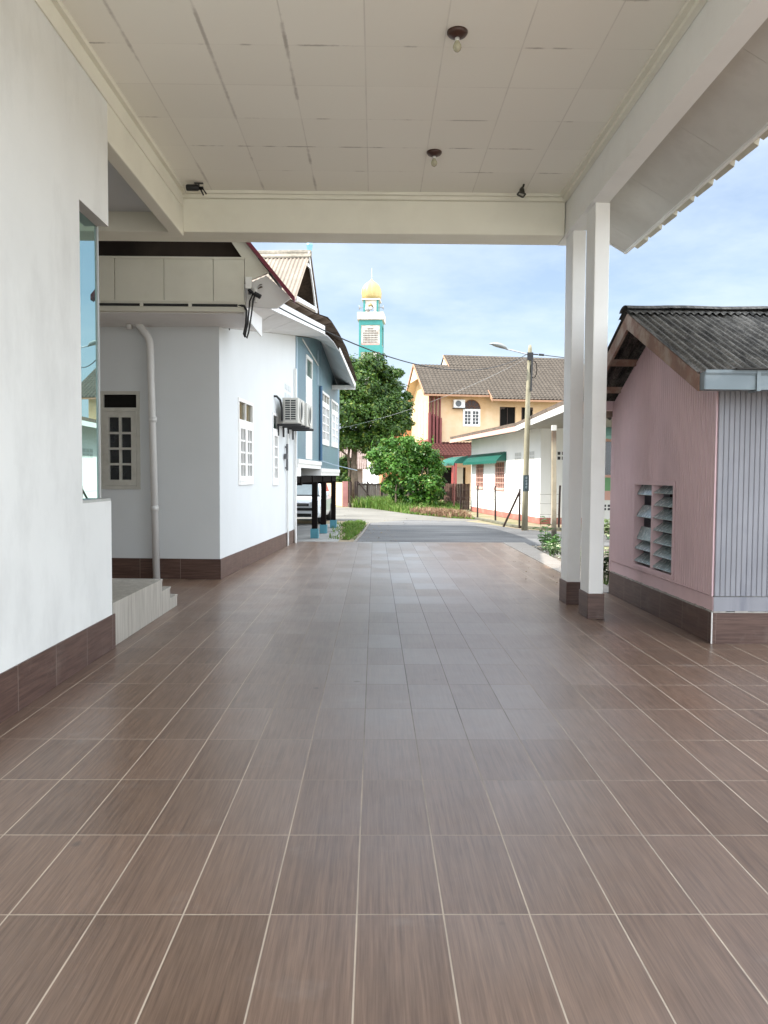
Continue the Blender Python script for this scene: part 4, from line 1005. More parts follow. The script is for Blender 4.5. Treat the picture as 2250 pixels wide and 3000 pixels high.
mb = MB(); tiles(mb, -.62, 4.1, -.85, 3.2, 7.33, 7.33 + sl * 4.05, 13); mb.slab((-.6, -.8, 7.29), (4.1, -.8, 7.29), (4.1, 3.2, 9.79), (-.6, 3.2, 9.79), (0, 0, .03)); mb.slab((-.6, 3.2, 9.86), (4.1, 3.2, 9.86), (4.1, 7.4, 7.2), (-.6, 7.4, 7.2), (0, 0, .05))
mb.build('roof', YTILE, yh, recalc=False)
mb = MB(); tiles(mb, 4.102, 13, -1.35, -.84, 7.03, 7.34, 2); tiles(mb, 2.05, 13, 3.0, 4.9, 9.73, 10.75 + .14, 6); tiles(mb, 4.102, 13, -.85, 3.0, 7.33, 9.73, 13); mb.slab((2.06, 4.9, 10.88), (13, 4.9, 10.88), (13, 11, 7.2), (2.06, 11, 7.2), (0, 0, .05))
mb.slab((4.11, -1.3, 6.99), (13, -1.3, 6.99), (13, 4.9, 10.8), (4.11, 4.9, 10.8), (0, 0, .03))
mb.build('roof', YTILE, yh, recalc=False)
mb = MB()
for (x, p0, p1) in ((-.65, (-.88, 7.22), (3.2, 9.78)),):
    mb.slab((x, p0[0], p0[1]), (x, p1[0], p1[1]), (x, p1[0], p1[1] + .2), (x, p0[0], p0[1] + .2), (.05, 0, 0)); mb.slab((x, 7.4, 7.1), (x, 3.2, 9.78), (x, 3.2, 9.98), (x, 7.4, 7.3), (.05, 0, 0))
mb.slab((4.06, -1.37, 6.85), (4.06, -.3, 7.5), (4.06, -.3, 7.75), (4.06, -1.37, 7.1), (.045, 0, 0)); mb.box(4.1, 13, -1.38, -1.34, 6.90, 7.02); mb.box(-.6, 4.06, -.9, -.86, 7.20, 7.33)
mb.slab((2.0, 2.9, 9.6), (2.0, 4.9, 10.75), (2.0, 4.9, 10.93), (2.0, 2.9, 9.78), (.045, 0, 0))
mb.build('barge_board', M('brown_orange_trim', (.36, .20, .12), .7, .1, 3, 0), yh)
MB().prism([(1.4, 8.7), (5.0, 8.7), (3.2, 9.7)], lambda u, z, d: (-.55 - d, u, z), -.05, 0).build('gable', M('cream_gable_board', (.66, .57, .44), .8, .05, 3, 0), yh)
MB().prism([(3.2, 9.8), (6.2, 9.8), (4.9, 10.75)], lambda u, z, d: (2.1 - d, u, z), -.05, 0).build('gable', M('cream_gable_board', (.66, .57, .44), .8, .05, 3, 0), yh)
MB().slab((-.58, -.8, 7.22), (-.002, -.8, 7.22), (-.002, 3.2, 9.70), (-.58, 3.2, 9.70), (0, 0, .02)).slab((-.58, 7.4, 7.12), (-.002, 7.4, 7.12), (-.002, 3.2, 9.70), (-.58, 3.2, 9.70), (0, 0, .02)).slab((0, -.8, 7.20), (4, -.8, 7.20), (4, 0, 7.3), (0, 0, 7.3), (0, 0, .02)).build('soffit', M('cream_soffit', (.62, .50, .32), .8, .05, 3, 0), yh)
mb = MB(); tiles(mb, -.2, 4.2, -3.0, -.02, 3.05, 4.05, 8, .24); mb.slab((-.2, -3.0, 3.0), (4.2, -3.0, 3.0), (4.2, -.02, 4.0), (-.2, -.02, 4.0), (0, 0, .03)); mb.box(-.2, 4.2, -3.05, -3.0, 2.85, 3.1)
mb.build('porch_roof', RTILE, yh, recalc=False)
MB().box(.95, 1.25, -2.9, -2.6, 0, 2.9).box(3.6, 3.9, -2.9, -2.6, 0, 2.9).build('porch_column', M('red_column_paint', (.33, .07, .06), .6, .1, 3, 0), yh)
MB().bm(fy, .9, 2.6, 0, 2.3, -.6, -.55).bm(fy, -.2, 4.2, 0, 2.9, -.25, -.22).build('porch_back', DARK, yh)
MB().bm(fy, 1.75, 2.4, .2, 2.3, .0, .06).build('door', M('cream_door', (.50, .44, .33), .6, .05, 3, 0), yh)
MB().prism([(7.0, 0), (11, 0), (11, 4.5), (7.0, 6.2)], lambda u, z, d: (-2.0 - d, u, z), -2.0, 0).build('side_wing', ORANGE, yh)
acy = thing('air_conditioner', 'white air conditioner unit beside the arched window of the yellow house', 'air conditioner', tuple(FR[yh.name] @ Vector((1.62, -.34, 6.48))), RY)
MB().box(0, .80, 0, .32, 0, .55).build('casing', M('white_ac_casing', (.70, .70, .69), .5, .04, 5, 0), acy)
MB().lathe([(.215, -.004), (.2, -.012), (.0, -.014)], c=(.33, 0, .275), axis='y', n=22).build('fan_grille', M('grey_ac_grille', (.10, .11, .12), .5, .2, 10, 0), acy)
MB().box(-.02, .85, 0, .34, -.06, -.005).build('bracket', M('dark_bracket', (.03, .03, .032)), acy)

# ------------------------------------------------------------------ minaret
mn = thing('minaret', 'teal and white mosque minaret with golden onion dome and horn loudspeakers', 'minaret', (-.60, 112, GZ), math.radians(-5))
TEAL = M('teal_paint', (.045, .24, .225), .6, .1, .6, 0, stain=(.10, .42, .38), sscale=.5, samt=.5)
MWH = M('stained_white_paint', (.60, .57, .52), .8, .06, .8, 0, stain=(.36, .24, .17), sscale=1.1, samt=.7, sth=(.5, .7))
GOLD = M('pale_gold_dome', (.42, .33, .14), .4, .08, .8, 0, metallic=.25)
hw = 1.62
mb = MB()
for (a, b) in ((-hw, -hw + .28), (hw - .28, hw)):
    for (c0, d0_) in ((-hw, -hw + .28), (hw - .28, hw)): mb.box(a, b, c0, d0_, 0, 23.4)
for z in (6.0, 12.8, 19.0): mb.box(-hw + .002, hw - .002, -hw + .002, hw - .002, z, z + .95)
mb.box(-hw + .002, hw - .002, -hw + .002, hw - .002, 22.75, 23.42)
mb.build('shaft', TEAL, mn)
MB().box(-hw + .2, hw - .2, -hw + .14, hw - .14, 0, 22.76).build('panel', MWH, mn)
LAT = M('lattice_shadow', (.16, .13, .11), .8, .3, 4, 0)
rows = [5, 5, 5, 5, 5, 4, 2]
for rot in range(4):
    mb = MB(); mp = MB()
    ca, sa = math.cos(rot * PI / 2), math.sin(rot * PI / 2)
    f3 = lambda u, z, d, ca=ca, sa=sa: (u * ca + (hw - .14 + d) * sa, u * sa - (hw - .14 + d) * ca, z)
    for r, k in enumerate(rows):
        z = 20.28 + r * .31
        for s in range(-k, k):
            mb.bm(f3, s * .205 + .03, s * .205 + .175, z, z + .2, .001, .03)
    mb.build('lattice', LAT, mn)
    mp.bm(f3, -1.25, 1.25, 19.97, 20.22, .001, .05); mp.build('sill', M('pinkish_render', (.50, .30, .26), .8, .2, 3, 0), mn)
mb = MB()
bw = 1.85
for i in range(4):
    ca, sa = math.cos(i * PI / 2), math.sin(i * PI / 2)
    f3 = lambda u, z, d, ca=ca, sa=sa: (u * ca + (bw + d) * sa, u * sa - (bw + d) * ca, z)
    mb.bm(f3, -bw, bw - .1, 23.42, 24.5, -.1, 0)
mb.box(-bw, bw, -bw, bw, 23.422, 23.55)
mb.build('balcony', MWH, mn)
LW = 1.08
mb = MB(); mw = MB()
for i in range(4):
    ca, sa = math.cos(i * PI / 2), math.sin(i * PI / 2)
    f3 = lambda u, z, d, ca=ca, sa=sa: (u * ca + (LW + d) * sa, u * sa - (LW + d) * ca, z)
    MB().bm(f3, -LW, -LW + .28, 23.55, 26.3, -.28, 0).build('lantern_post', TEAL, mn)
    mw.prism([(-LW + .29, 23.55), (-.38, 23.55), (-.38, 25.2), (-.2, 25.6), (0, 25.72), (.2, 25.6), (.38, 25.2), (.38, 23.55), (LW - .01, 23.55), (LW - .01, 26.28), (-LW + .29, 26.28)], f3, -.2, -.06)
mw.build('lantern_wall', MWH, mn)
MB().box(-1.3, 1.3, -1.3, 1.3, 26.3, 26.5).build('cornice', MWH, mn)
dp = [(1.22, 26.5), (1.30, 26.9), (1.36, 27.4), (1.30, 27.9), (1.12, 28.35), (.80, 28.75), (.45, 29.05), (.2, 29.25), (.08, 29.45), (.02, 29.6)]
MB().lathe(dp, n=64, fn=lambda th: 1 + .09 * abs(math.sin(th * 4))).build('dome', GOLD, mn, smooth=True)
MB().tube([(0, 0, 29.5), (0, 0, 31.0)], .035, 6).lathe([(.02, 29.7), (.1, 29.8), (.02, 29.9)], n=10).build('finial', M('pale_metal_spike', (.5, .52, .55), .4, .1, 5, 0), mn)
HORN = M('grey_horn', (.40, .40, .41), .5, .1, 5, 0)
for (x, y, sx) in ((-1.2, -.4, -1), (1.2, -.4, 1)):
    MB().lathe([(.05, 0), (.07, sx * .25), (.16, sx * .4), (.34, sx * .55)], c=(x, y, 25.4), axis='x', n=14).build('loudspeaker', HORN, mn, smooth=True)
for x, z in ((-.06, 25.5), (.05, 25.0), (-.5, 24.95)):
    MB().lathe([(.06, 0), (.10, -.2), (.28, -.5)], c=(x, -1.2, z), axis='y', n=14).build('loudspeaker', HORN if z < 25.2 else M('brass_horn', (.35, .27, .12), .5, .1, 5, 0), mn, smooth=True)
# prayer hall wall behind the fence
mq = thing('mosque', 'low white mosque wall with teal pilaster glimpsed under the dark tree', 'building', (-1.0, 95, GZ))
MB().box(-1.9, 4.5, 0, 6, 0, 5.2).build('wall', M('bright_white_wall', (.80, .80, .78), .8, .02, 1, 0), mq)
MB().box(-2.6, -1.9, -.25, .25, 0, 5.2).build('pilaster', TEAL, mq)
MB().box(-2.8, 4.8, -.4, 6.4, 5.2, 5.5).build('roof', TEAL, mq)

# ------------------------------------------------------------------ street lamp, posts, fences
sl_ = thing('street_lamp', 'concrete street lamp pole with slim arm, cobra lamp head and coiled cables', 'street lamp', (4.70, 24.347, GZ))
CPOLE = M('weathered_concrete_pole', (.27, .245, .17), .9, .12, 4, .3, 30, .005, .2, stain=(.16, .155, .14), sscale=2.5, samt=.6, stretch=(1, 1, .25))
MB().tube([(-.015, 0, 0), (.0, 0, 1.5), (.03, 0, 4), (.075, 0, 5.62), (.078, 0, 5.74)], [.10, .094, .075, .062, .04], 12).build('pole', CPOLE, sl_, smooth=True)
MB().tube([(.06, 0, 5.44), (-.30, 0, 5.53), (-.66, 0, 5.615)], .022, 8).build('arm', HORN, sl_)
LH = M('lamp_head_grey', (.25, .26, .25), .4, .1, 5, 0)
mb = MB()
for (x, z, w, h) in (): pass
prof = [(-.62, 5.60, .03, .03), (-.68, 5.66, .09, .06), (-.85, 5.715, .14, .075), (-1.0, 5.745, .13, .065), (-1.12, 5.765, .07, .03), (-1.20, 5.77, .02, .012)]
rings = [[(x, w * math.cos(2 * PI * k / 12), z + h * math.sin(2 * PI * k / 12)) for k in range(12)] for x, z, w, h in prof]
loft(rings).build('lamp_head', LH, sl_, smooth=True)
MB().grid(lambda u, v: (-.80 - .26 * u, .1 * (v - .5) * 2 * (1 - .4 * u), 5.645 + .05 * u + .02 * abs(v - .5)), 4, 4).build('lamp_glass', M('lamp_glass_pale', (.6, .62, .62), .2, .05, 5, 0), sl_)
mb = MB().box(-.02, .16, -.10, -.06, 5.26, 5.5).box(.0, .15, -.105, -.09, 5.40, 5.45)
mb.tube([(.06 + .10 * math.cos(t_) + .12, -.08, 4.98 + .26 * math.sin(t_)) for t_ in [i * 2 * PI / 20 for i in range(43)]], .012, 5)
mb.tube([(.10, -.1, 4.3), (.13, -.1, 5.3)], .03, 6); mb.tube([(.16, -.06, 5.45), (.32, -.05, 5.44)], .02, 6); mb.tube([(.34, -.05, 5.44), (.50, -.05, 5.43)], .035, 6)
mb.build('cable_coil', CABLE, sl_)
pl = MB().grid(lambda u, v: (.003 + .108 * math.sin((u - .5) * 2.2), -.108 * math.cos((u - .5) * 2.2), 1.22 + .50 * v), 10, 1).build('number_plate', M('dark_blue_grey_plate', (.028, .045, .052), .5, .1, 5, 0), sl_)
mb = MB(); PW = M('plate_white_mark', (.42, .50, .50), .6, .05, 5, 0)
for k, z in enumerate((1.60, 1.50, 1.41, 1.31)):
    w_ = .026
    for dz in (0, .03, .06): mb.box(-w_, w_ - .004 * k, -.1185, -.1145, z + dz, z + dz + .014)
    mb.box(-w_, -w_ + .016, -.1185, -.1145, z, z + .075); mb.box(w_ - .018, w_ - .004, -.1185, -.1145, z + (.03 if k % 2 else 0), z + .075)
mb.build('plate_marking', PW, pl)
# line carrying on to the right of the lamp pole
tag(MB().tube(sag((5.15, 24.3, 5.28), (22, 26, 5.6), .5), .012, 5).build('power_cable', CABLE), 'black overhead line leaving the lamp pole towards the columns', 'cable')

cpst = thing('concrete_post', 'leaning weathered square post with mossy foot beside the planting bed', 'post', (4.335, 18.8, GZ))
g = NG('mossy_shaded_post'); c = g.coord('Object'); X, Y, Z = g.xyz(c)
nz = g.noise(c, 5, 5, .65)
col = g.mix(g.ramp(nz, .3, .7), (.27, .225, .16), (.40, .34, .25))
hz = g.math('ADD', Z, g.math('MULTIPLY', g.math('SUBTRACT', nz, .5), .5))
col = g.mix(g.ramp(hz, .35, .95, 1, 0), col, (.045, .043, .035)); col = g.mix(g.ramp(hz, 2.35, 2.6), col, (.12, .085, .06))  # foot darkened for moss and shade, top for the porch roof's shadow
g.pbr(col, .9, g.bump(nz, .5, .01), 0, .2); MOSSY_SHADED = g.m
MB().hexa([(-.055, -.055, 0), (.055, -.055, 0), (.055, .055, 0), (-.055, .055, 0), (-.095, -.05, 2.78), (.005, -.05, 2.78), (.005, .05, 2.78), (-.095, .05, 2.78)]).build('shaft', MOSSY_SHADED, cpst, bevel=.008)
MB().box(-.098, .008, -.054, .054, 2.781, 2.91).build('cap', M('pale_post_cap', (.5, .48, .43), .8, .1, 5, 0), cpst)

ANG = M('rusty_angle_iron', (.035, .022, .018), .8, .3, 6, .2, stain=(.10, .05, .03), sscale=5, samt=.5)
pp = None
for i, (x, y, h_, lean, lab) in enumerate(((3.66, 33.33, 1.33, 0, 'rusty fence post nearest the bush, standing before the brown sheet fence'), (4.05, 30.73, 1.32, 0, 'dark fence post under the far window of the white house'), (4.47, 28.86, 1.32, -.03, 'dark fence post in front of the near grilled window'), (4.72, 25.41, 1.28, 0, 'braced corner fence post just left of the street lamp'), (5.9, 24.96, 1.4, 0.02, 'reddish fence post half hidden behind the leaning mossy post'))):
    p = thing('fence_post', lab, 'post', (x, y, GZ), 0, 'angle iron fence posts')
    MB().hexa([(-.03, -.03, 0), (.03, -.03, 0), (.03, .03, 0), (-.03, .03, 0), (-.025 + lean, -.03, h_), (.025 + lean, -.03, h_), (.025 + lean, .03, h_), (-.025 + lean, .03, h_)]).build('post', ANG, p)
    if i == 3: MB().tube([(-.42, .6, 0), (0, .0, 1.2)], .035, 6).build('brace', ANG, p)
mb = MB()
fp = [(3.66, 33.33), (4.05, 30.73), (4.47, 28.86), (4.72, 25.41), (5.9, 24.96)]
for z in (.45, .8, 1.1):
    for i in range(4): mb.tube([(fp[i][0], fp[i][1], GZ + z), (fp[i + 1][0], fp[i + 1][1], GZ + z + .01)], .004, 4)
tag(mb.build('fence_wire', ANG), 'thin rusty wire strands strung between the fence posts', 'wire fence')
MB_k = MB()
kp = [(3.55, 31.6), (4.0, 30.2), (4.3, 28.3), (4.62, 25.6), (5.3, 24.7), (6.6, 24.2)]
for i in range(len(kp) - 1):
    a, b = Vector((*kp[i], GZ)), Vector((*kp[i + 1], GZ)); d = (b - a).normalized(); n_ = Vector((d.y, -d.x, 0)) * -.12
    MB_k.slab(a, b, b + n_, a + n_, (0, 0, .07))
tag(MB_k.build('road_kerb', M('mossy_kerb', (.13, .125, .09), .95, .3, 3, .4, 20)), kind='structure')

def board_fence(name, label, pts, h0, mat, w=.12, jitter=.05, cat='fence', rail=True, hfn=None):
    f = thing(name, label, cat, (*pts[0], GZ))
    mb = MB(); P = [Vector((*p, GZ)) for p in pts]; s = 0
    for i in range(len(P) - 1):
        L = (P[i + 1] - P[i]).length; d = (P[i + 1] - P[i]) / L; n_ = Vector((-d.y, d.x, 0)) * .012
        k = max(int(L / w), 1)
        for j in range(k):
            a = P[i] + d * (L * j / k + .006); b = P[i] + d * (L * (j + 1) / k - .006)
            hh = (hfn(s + L * j / k) if hfn else h0) + random.uniform(-jitter, jitter); o_ = n_ * random.uniform(.6, 1.6)
            mb.hexa([a, b, b + n_, a + n_, a + Vector((0, 0, hh)) + o_ * .5, b + Vector((0, 0, hh)) + o_ * .5, b + o_ + Vector((0, 0, hh)), a + o_ + Vector((0, 0, hh))])
        s += L
    mb.build('board', mat, f, world=True)
    if rail:
        mb = MB()
        for i in range(len(P) - 1): mb.tube([P[i] + Vector((0, -.03, h0 * .93)), P[i + 1] + Vector((0, -.03, h0 * .93))], .03, 5)
        for p in P: mb.tube([p + Vector((0, -.04, 0)), p + Vector((0, -.04, h0 * 1.05))], .04, 5)
        mb.build('rail', ANG, f, world=True)
    return f
RSHEET = M('rusty_brown_sheet', (.105, .055, .042), .85, .25, 4, .3, 20, stain=(.20, .13, .09), sscale=2, samt=.6, stretch=(4, 4, .4))
GBOARD = M('grey_weathered_board', (.13, .105, .09), .9, .3, 2.5, .3, 20, stain=(.26, .225, .19), sscale=1.5, samt=.7, stretch=(3, 3, .5))
board_fence('sheet_fence', 'rusty brown upright sheet fence between the bush and the white house', [(3.55, 40.2), (4.75, 39.2)], 1.30, RSHEET, .10, .01, rail=False)
board_fence('board_fence', 'grey weathered board fence curving behind the tall grass', [(-1.05, 41.7), (-.4, 42.6), (.4, 43.4), (1.2, 43.9), (2.0, 44.0), (3.4, 43.0)], 1.30, GBOARD, .13, .04, hfn=lambda s: 1.30 - .02 * s)
bwll = thing('boundary_wall', 'cream boundary wall with pinkish end pillar across the side lane', 'wall', (-1.62, 42.4, GZ))
MB().slab((-1.75, 42.6, GZ), (-3.6, 49.5, GZ), (-3.6, 49.7, GZ), (-1.75, 42.8, GZ), (0, 0, 1.22)).build('wall', M('peach_wall_paint', (.66, .46, .30), .85, .1, 1.5, .1, stain=(.55, .5, .42), sscale=1, samt=.5), bwll, world=True)
MB().slab((-1.74, 42.5, GZ + 1.22), (-3.62, 49.5, GZ + 1.22), (-3.62, 49.8, GZ + 1.22), (-1.74, 42.9, GZ + 1.22), (0, 0, .08)).build('coping', M('salmon_coping', (.62, .40, .27), .8, .1, 3, 0), bwll, world=True)
MB().box(-1.76, -1.46, 42.3, 42.7, GZ, GZ + 1.36).build('pillar', M('pink_pillar_paint', (.42, .19, .17), .8, .15, 3, .2), bwll, world=True)
gp = thing('gate_post', 'dark braced timber gate post at the end of the grey board fence', 'post', (-.95, 41.5, GZ))
MB().tube([(0, 0, 0), (0, 0, 1.4)], .06, 6).tube([(-.35, 0, 0), (-.35, 0, 1.35)], .09, 6).build('post', ANG, gp)
MB().tube([(.05, 0, 1.35), (.95, -.1, .25)], .035, 6).build('brace', ANG, gp)
os_ = thing('old_hut', 'old hut with rust streaked zinc roof half hidden behind the dark tree', 'hut', (-1.75, 60, GZ))
MB().box(-.9, .75, 0, 4, 0, 2.3).build('wall', M('dull_hut_wall', (.20, .17, .15), .9, .2, 2, 0), os_)
mb = MB(); mb.grid(lambda u, v: (-1.1 + 2.2 * u, -.5 + 2.6 * v, 2.2 + 1.7 * v + .03 * math.sin(u * 2.2 * 2 * PI / .16)), 110, 1); mb.grid(lambda u, v: (-1.1 + 2.2 * u, 4.5 - 2.4 * v, 2.2 + 1.7 * v), 2, 1)
mb.build('roof', lichen_roof('pinkish_old_zinc', (.30, .24, .22), (.20, .15, .13), (.12, .10, .09), 1.0), os_)
# ------------------------------------------------------------------ vegetation
rnd = random.Random(11)
def rv():
    while True:
        v = Vector((rnd.uniform(-1, 1), rnd.uniform(-1, 1), rnd.uniform(-1, 1)))
        if .05 < v.length < 1: return v
def leafquad(mb, p, nrm, s, asp=.5):
    a = rv(); t = nrm.cross(a)
    if t.length < 1e-3: t = Vector((1, 0, 0))
    t.normalize(); b = nrm.cross(t).normalized()
    mb.quad(p - t * s * .5, p + b * s * asp * .5 - t * s * .05, p + t * s * .5, p - b * s * asp * .5 - t * s * .05)
def clump(mb, c, r, n, s, squash=.85, shell=.45):
    c = Vector(c)
    for _ in range(n):
        d = rv().normalized(); q = shell + (1 - shell) * rnd.random() ** .6
        lump = 1 + .28 * math.sin(d.x * 5 + c.x * 3) * math.sin(d.z * 6 + c.z) + rnd.gauss(0, .06)
        p = c + Vector((d.x * r, d.y * r, d.z * r * squash)) * q * lump
        nrm = (d + Vector((0, 0, .6)) + rv() * .9).normalized()
        leafquad(mb, p, nrm, s * rnd.uniform(.6, 1.25), rnd.uniform(.45, .7))
def pix(dx, dy, Y):                        # rough placement aid: view angles measured on the photograph -> a point Y metres ahead
    return Vector(((dx * 1.3562 - 1098) / 2290 * Y, Y, 1.5185 + (1394 - dy * 1.3562) / 2290 * Y))
TREE = leaf_mat('dark_tree_leaf', (.014, .046, .009), (.070, .140, .018), (.17, .21, .032), trans=.28)
BUSH = leaf_mat('bush_leaf', (.022, .085, .010), (.095, .23, .026), (.20, .24, .05), trans=.3)
BARK = M('grey_brown_bark', (.12, .095, .07), .9, .3, 6, .5, 30, .02, .1)
tr = thing('tree', 'tall dark leafy tree with forked pale trunk behind the grey board fence', 'tree', (-1.0, 48, GZ))
TY = 48; ks = 1.3562 / 2290 * TY
tmb = MB()
TC = [(762, 800, 30), (795, 790, 34), (828, 803, 26), (768, 842, 42), (812, 842, 42), (848, 835, 28), (752, 895, 42), (800, 895, 48), (846, 880, 38), (872, 880, 22), (752, 948, 36), (798, 950, 42), (840, 925, 38), (872, 912, 22), (742, 1000, 20), (832, 965, 25), (720, 850, 40), (700, 910, 45), (880, 850, 10), (858, 808, 12), (741, 780, 18), (738, 1010, 24), (735, 1045, 20), (752, 1030, 14)]
for dx, dy, r in TC:
    p = pix(dx, dy, TY); p.y += rnd.uniform(-1.6, 1.6)
    clump(tmb, p, r * ks, int(260 + r * 40), .20, shell=.25); clump(tmb, p, r * ks * .7, int(60 + r * 6), .45, shell=.0)
    for _ in range(3):                     # ragged sprays breaking the outline
        d = rv().normalized(); clump(tmb, p + d * r * ks * .95, r * ks * .34, int(20 + r * 1.8), .22, shell=.1)
tmb.build('crown', TREE, tr, world=True, recalc=False)
mb = MB()
tp = lambda *a: [pix(x, y, TY) for x, y in a]
b0 = Vector((pix(768, 1080, TY).x, TY, GZ))
mb.tube([b0] + tp((766, 1040), (764, 1000), (766, 960), (775, 930), (785, 895), (795, 850), (800, 810)), [.26, .22, .19, .17, .14, .11, .08, .04], 8)
mb.tube(tp((766, 962), (752, 948), (738, 940), (720, 915)), [.12, .09, .08, .04], 6); mb.tube(tp((764, 1000), (750, 985), (738, 975), (725, 950)), [.09, .07, .06, .03], 6)
mb.tube(tp((775, 930), (800, 925), (835, 910), (860, 890)), [.11, .09, .06, .03], 6); mb.tube([b0 + Vector((-.4, .3, 0))] + tp((755, 1020), (752, 985), (760, 930)), [.12, .1, .08, .05], 6)
mb.tube(tp((785, 895), (770, 860), (760, 820)), [.08, .06, .03], 6)
mb.build('trunk', BARK, tr, world=True, smooth=True)
bu = thing('bush', 'big bright green bush in the grass verge in front of the yellow house', 'bush', (2.6, 38.5, GZ))
BY = 38.5; ks = 1.3562 / 2290 * BY
mb = MB()
for dx, dy, r in [(828, 978, 26), (862, 976, 24), (898, 972, 28), (930, 985, 24), (818, 1008, 22), (858, 1008, 32), (900, 1008, 35), (940, 1012, 25), (848, 1040, 18), (888, 1042, 30), (928, 1045, 24), (908, 1070, 15), (802, 985, 12), (880, 955, 15), (846, 958, 12), (955, 1040, 12), (860, 1066, 18), (895, 1080, 20), (925, 1082, 18), (946, 1068, 16), (835, 1052, 13), (920, 962, 10), (830, 955, 7), (864, 952, 6)]:
    p = pix(dx, dy, BY); p.y += rnd.uniform(-.9, .9)
    clump(mb, p, r * ks * 1.06, int(120 + r * 26), .175, shell=.2); clump(mb, p, r * ks * .7, int(30 + r * 4), .36, shell=.0)
    for _ in range(3):
        d = rv().normalized(); d.z = abs(d.z) * .8; clump(mb, p + d * r * ks, r * ks * .3, int(14 + r), .18, shell=.1)
for k in range(26):
    p = pix(rnd.uniform(800, 950), rnd.uniform(950, 985), BY) + Vector((0, rnd.uniform(-.8, .8), 0)); q = p + Vector((rnd.uniform(-.15, .15), 0, rnd.uniform(.15, .5)))
    for i in range(7): leafquad(mb, p.lerp(q, i / 6), rv().normalized(), .12, .5)
mb.build('crown', BUSH, bu, world=True, recalc=False)
mb = MB()
for dx in (855, 885, 905, 925): mb.tube([Vector((pix(dx, 0, BY).x, BY + rnd.uniform(-.4, .4), GZ)), pix(dx + rnd.uniform(-8, 8), 1060, BY), pix(dx + rnd.uniform(-15, 15), 1010, BY)], [.06, .05, .03], 6)
mb.build('trunk', BARK, bu, world=True)

def inside(p, poly):
    c = False
    for i in range(len(poly)):
        (x0, y0), (x1, y1) = poly[i - 1], poly[i]
        if (y0 > p[1]) != (y1 > p[1]) and p[0] < (x1 - x0) * (p[1] - y0) / (y1 - y0) + x0: c = not c
    return c
def grass(name, poly, n, h, mat, w=.02, hf=None):
    xs = [p[0] for p in poly]; ys = [p[1] for p in poly]; mb = MB(); k = 0
    while k < n:
        x, y = rnd.uniform(min(xs), max(xs)), rnd.uniform(min(ys), max(ys))
        if not inside((x, y), poly): continue
        hh = h * rnd.uniform(.4, 1.2) * (hf(x, y) if hf else 1); a = rnd.uniform(0, PI); b = Vector((math.cos(a), math.sin(a), 0)) * w * rnd.uniform(.7, 1.3)
        l = Vector((rnd.gauss(0, .35), rnd.gauss(0, .35), 0)) * hh; p = Vector((x, y, GZ))
        m_ = p + l * .35 + Vector((0, 0, hh * .6))
        mb.quad(p - b, p + b, m_ + b * .7, m_ - b * .7); mb.quad(m_ - b * .7, m_ + b * .7, p + l + Vector((0, 0, hh * .95)))
        k += 1
    return tag(mb.build(name, mat, recalc=False), kind='stuff')
GRASS = leaf_mat('grass_blade', (.045, .115, .014), (.16, .26, .045), (.26, .24, .10), gloss=.6, trans=.3)
DRY = leaf_mat('dry_grass_blade', (.16, .085, .045), (.34, .22, .14), (.12, .17, .04), gloss=.7, trans=.2)
V1 = [(-1.2, 41.3), (-.2, 40.1), (.6, 37.6), (1.5, 34.6), (3.1, 31.3), (3.9, 30.3), (4.0, 32), (3.9, 36), (4.3, 39.3), (3.4, 42.6), (1.2, 43.6), (-.4, 42.3)]
grass('grass', V1, 9000, .55, GRASS, .028, lambda x, y: (.22 + .9 * min(1, max(0, (y - 34.5) / 5))) * (.7 if x > 2.6 else 1))
grass('dry_grass', [(1.55, 35), (1.9, 33.9), (3.0, 31.6), (3.8, 30.6), (3.7, 33.5), (2.2, 36)], 1500, .30, DRY, .03)
V2 = [(-.86, 20.4), (-.66, 20.35), (-.46, 22.5), (-.30, 27.2), (-.5, 28.1), (-.95, 27.6), (-1.15, 26.2), (-.80, 25.0), (-.98, 23.5), (-.74, 22.1)]
grass('grass', V2, 1900, .12, GRASS, .013)
grass('grass', [(-1.2, 20.3), (-.5, 20.2), (-.2, 27.4), (-1.5, 28.2)], 500, .09, GRASS, .012)
sheet('verge_soil', V1, GZ - .003, M('verge_soil', (.115, .11, .045), .95, .25, 2, .4, 20)); sheet('verge_soil', V2, GZ - .0025, M('verge_soil', (.115, .11, .045)))
tag(MB().slab((-.60, 18.0, GZ), (-.36, 23.0, GZ), (-.30, 23.0, GZ), (-.54, 18.0, GZ), (0, 0, .03)).slab((-.36, 23.005, GZ), (-.22, 27.4, GZ), (-.16, 27.4, GZ), (-.30, 23.005, GZ), (0, 0, .03)).build('road_edge', KERB), kind='structure')
# planting bed beside the kerb
BED = [(3.26, 10.2), (3.47, 17.95), (5.4, 17.6), (6.4, 10.25)]
sheet('planting_bed', BED, -.09, M('bed_soil', (.12, .10, .075), .95, .25, 3, .6, 25, .02))
mb = MB()
for _ in range(900):
    x, y = rnd.uniform(3.2, 4.8), rnd.uniform(10.3, 17.9)
    if not inside((x, y), BED): continue
    r = rnd.uniform(.012, .035); c0 = Vector((x, y, -.085 + r * .4)); n0_ = len(mb.v)
    mb.v += [tuple(c0 + Vector(d) * r * rnd.uniform(.7, 1.2)) for d in ((1, 0, 0), (0, 1, 0), (-1, 0, 0), (0, -1, 0), (0, 0, .8), (0, 0, -.6))]
    mb.f += [tuple(n0_ + i for i in t) for t in ((0, 1, 4), (1, 2, 4), (2, 3, 4), (3, 0, 4), (1, 0, 5), (2, 1, 5), (3, 2, 5), (0, 3, 5))]
tag(mb.build('gravel', M('white_pebble', (.30, .285, .25), .7, .2, 8, 0), recalc=False), kind='stuff')
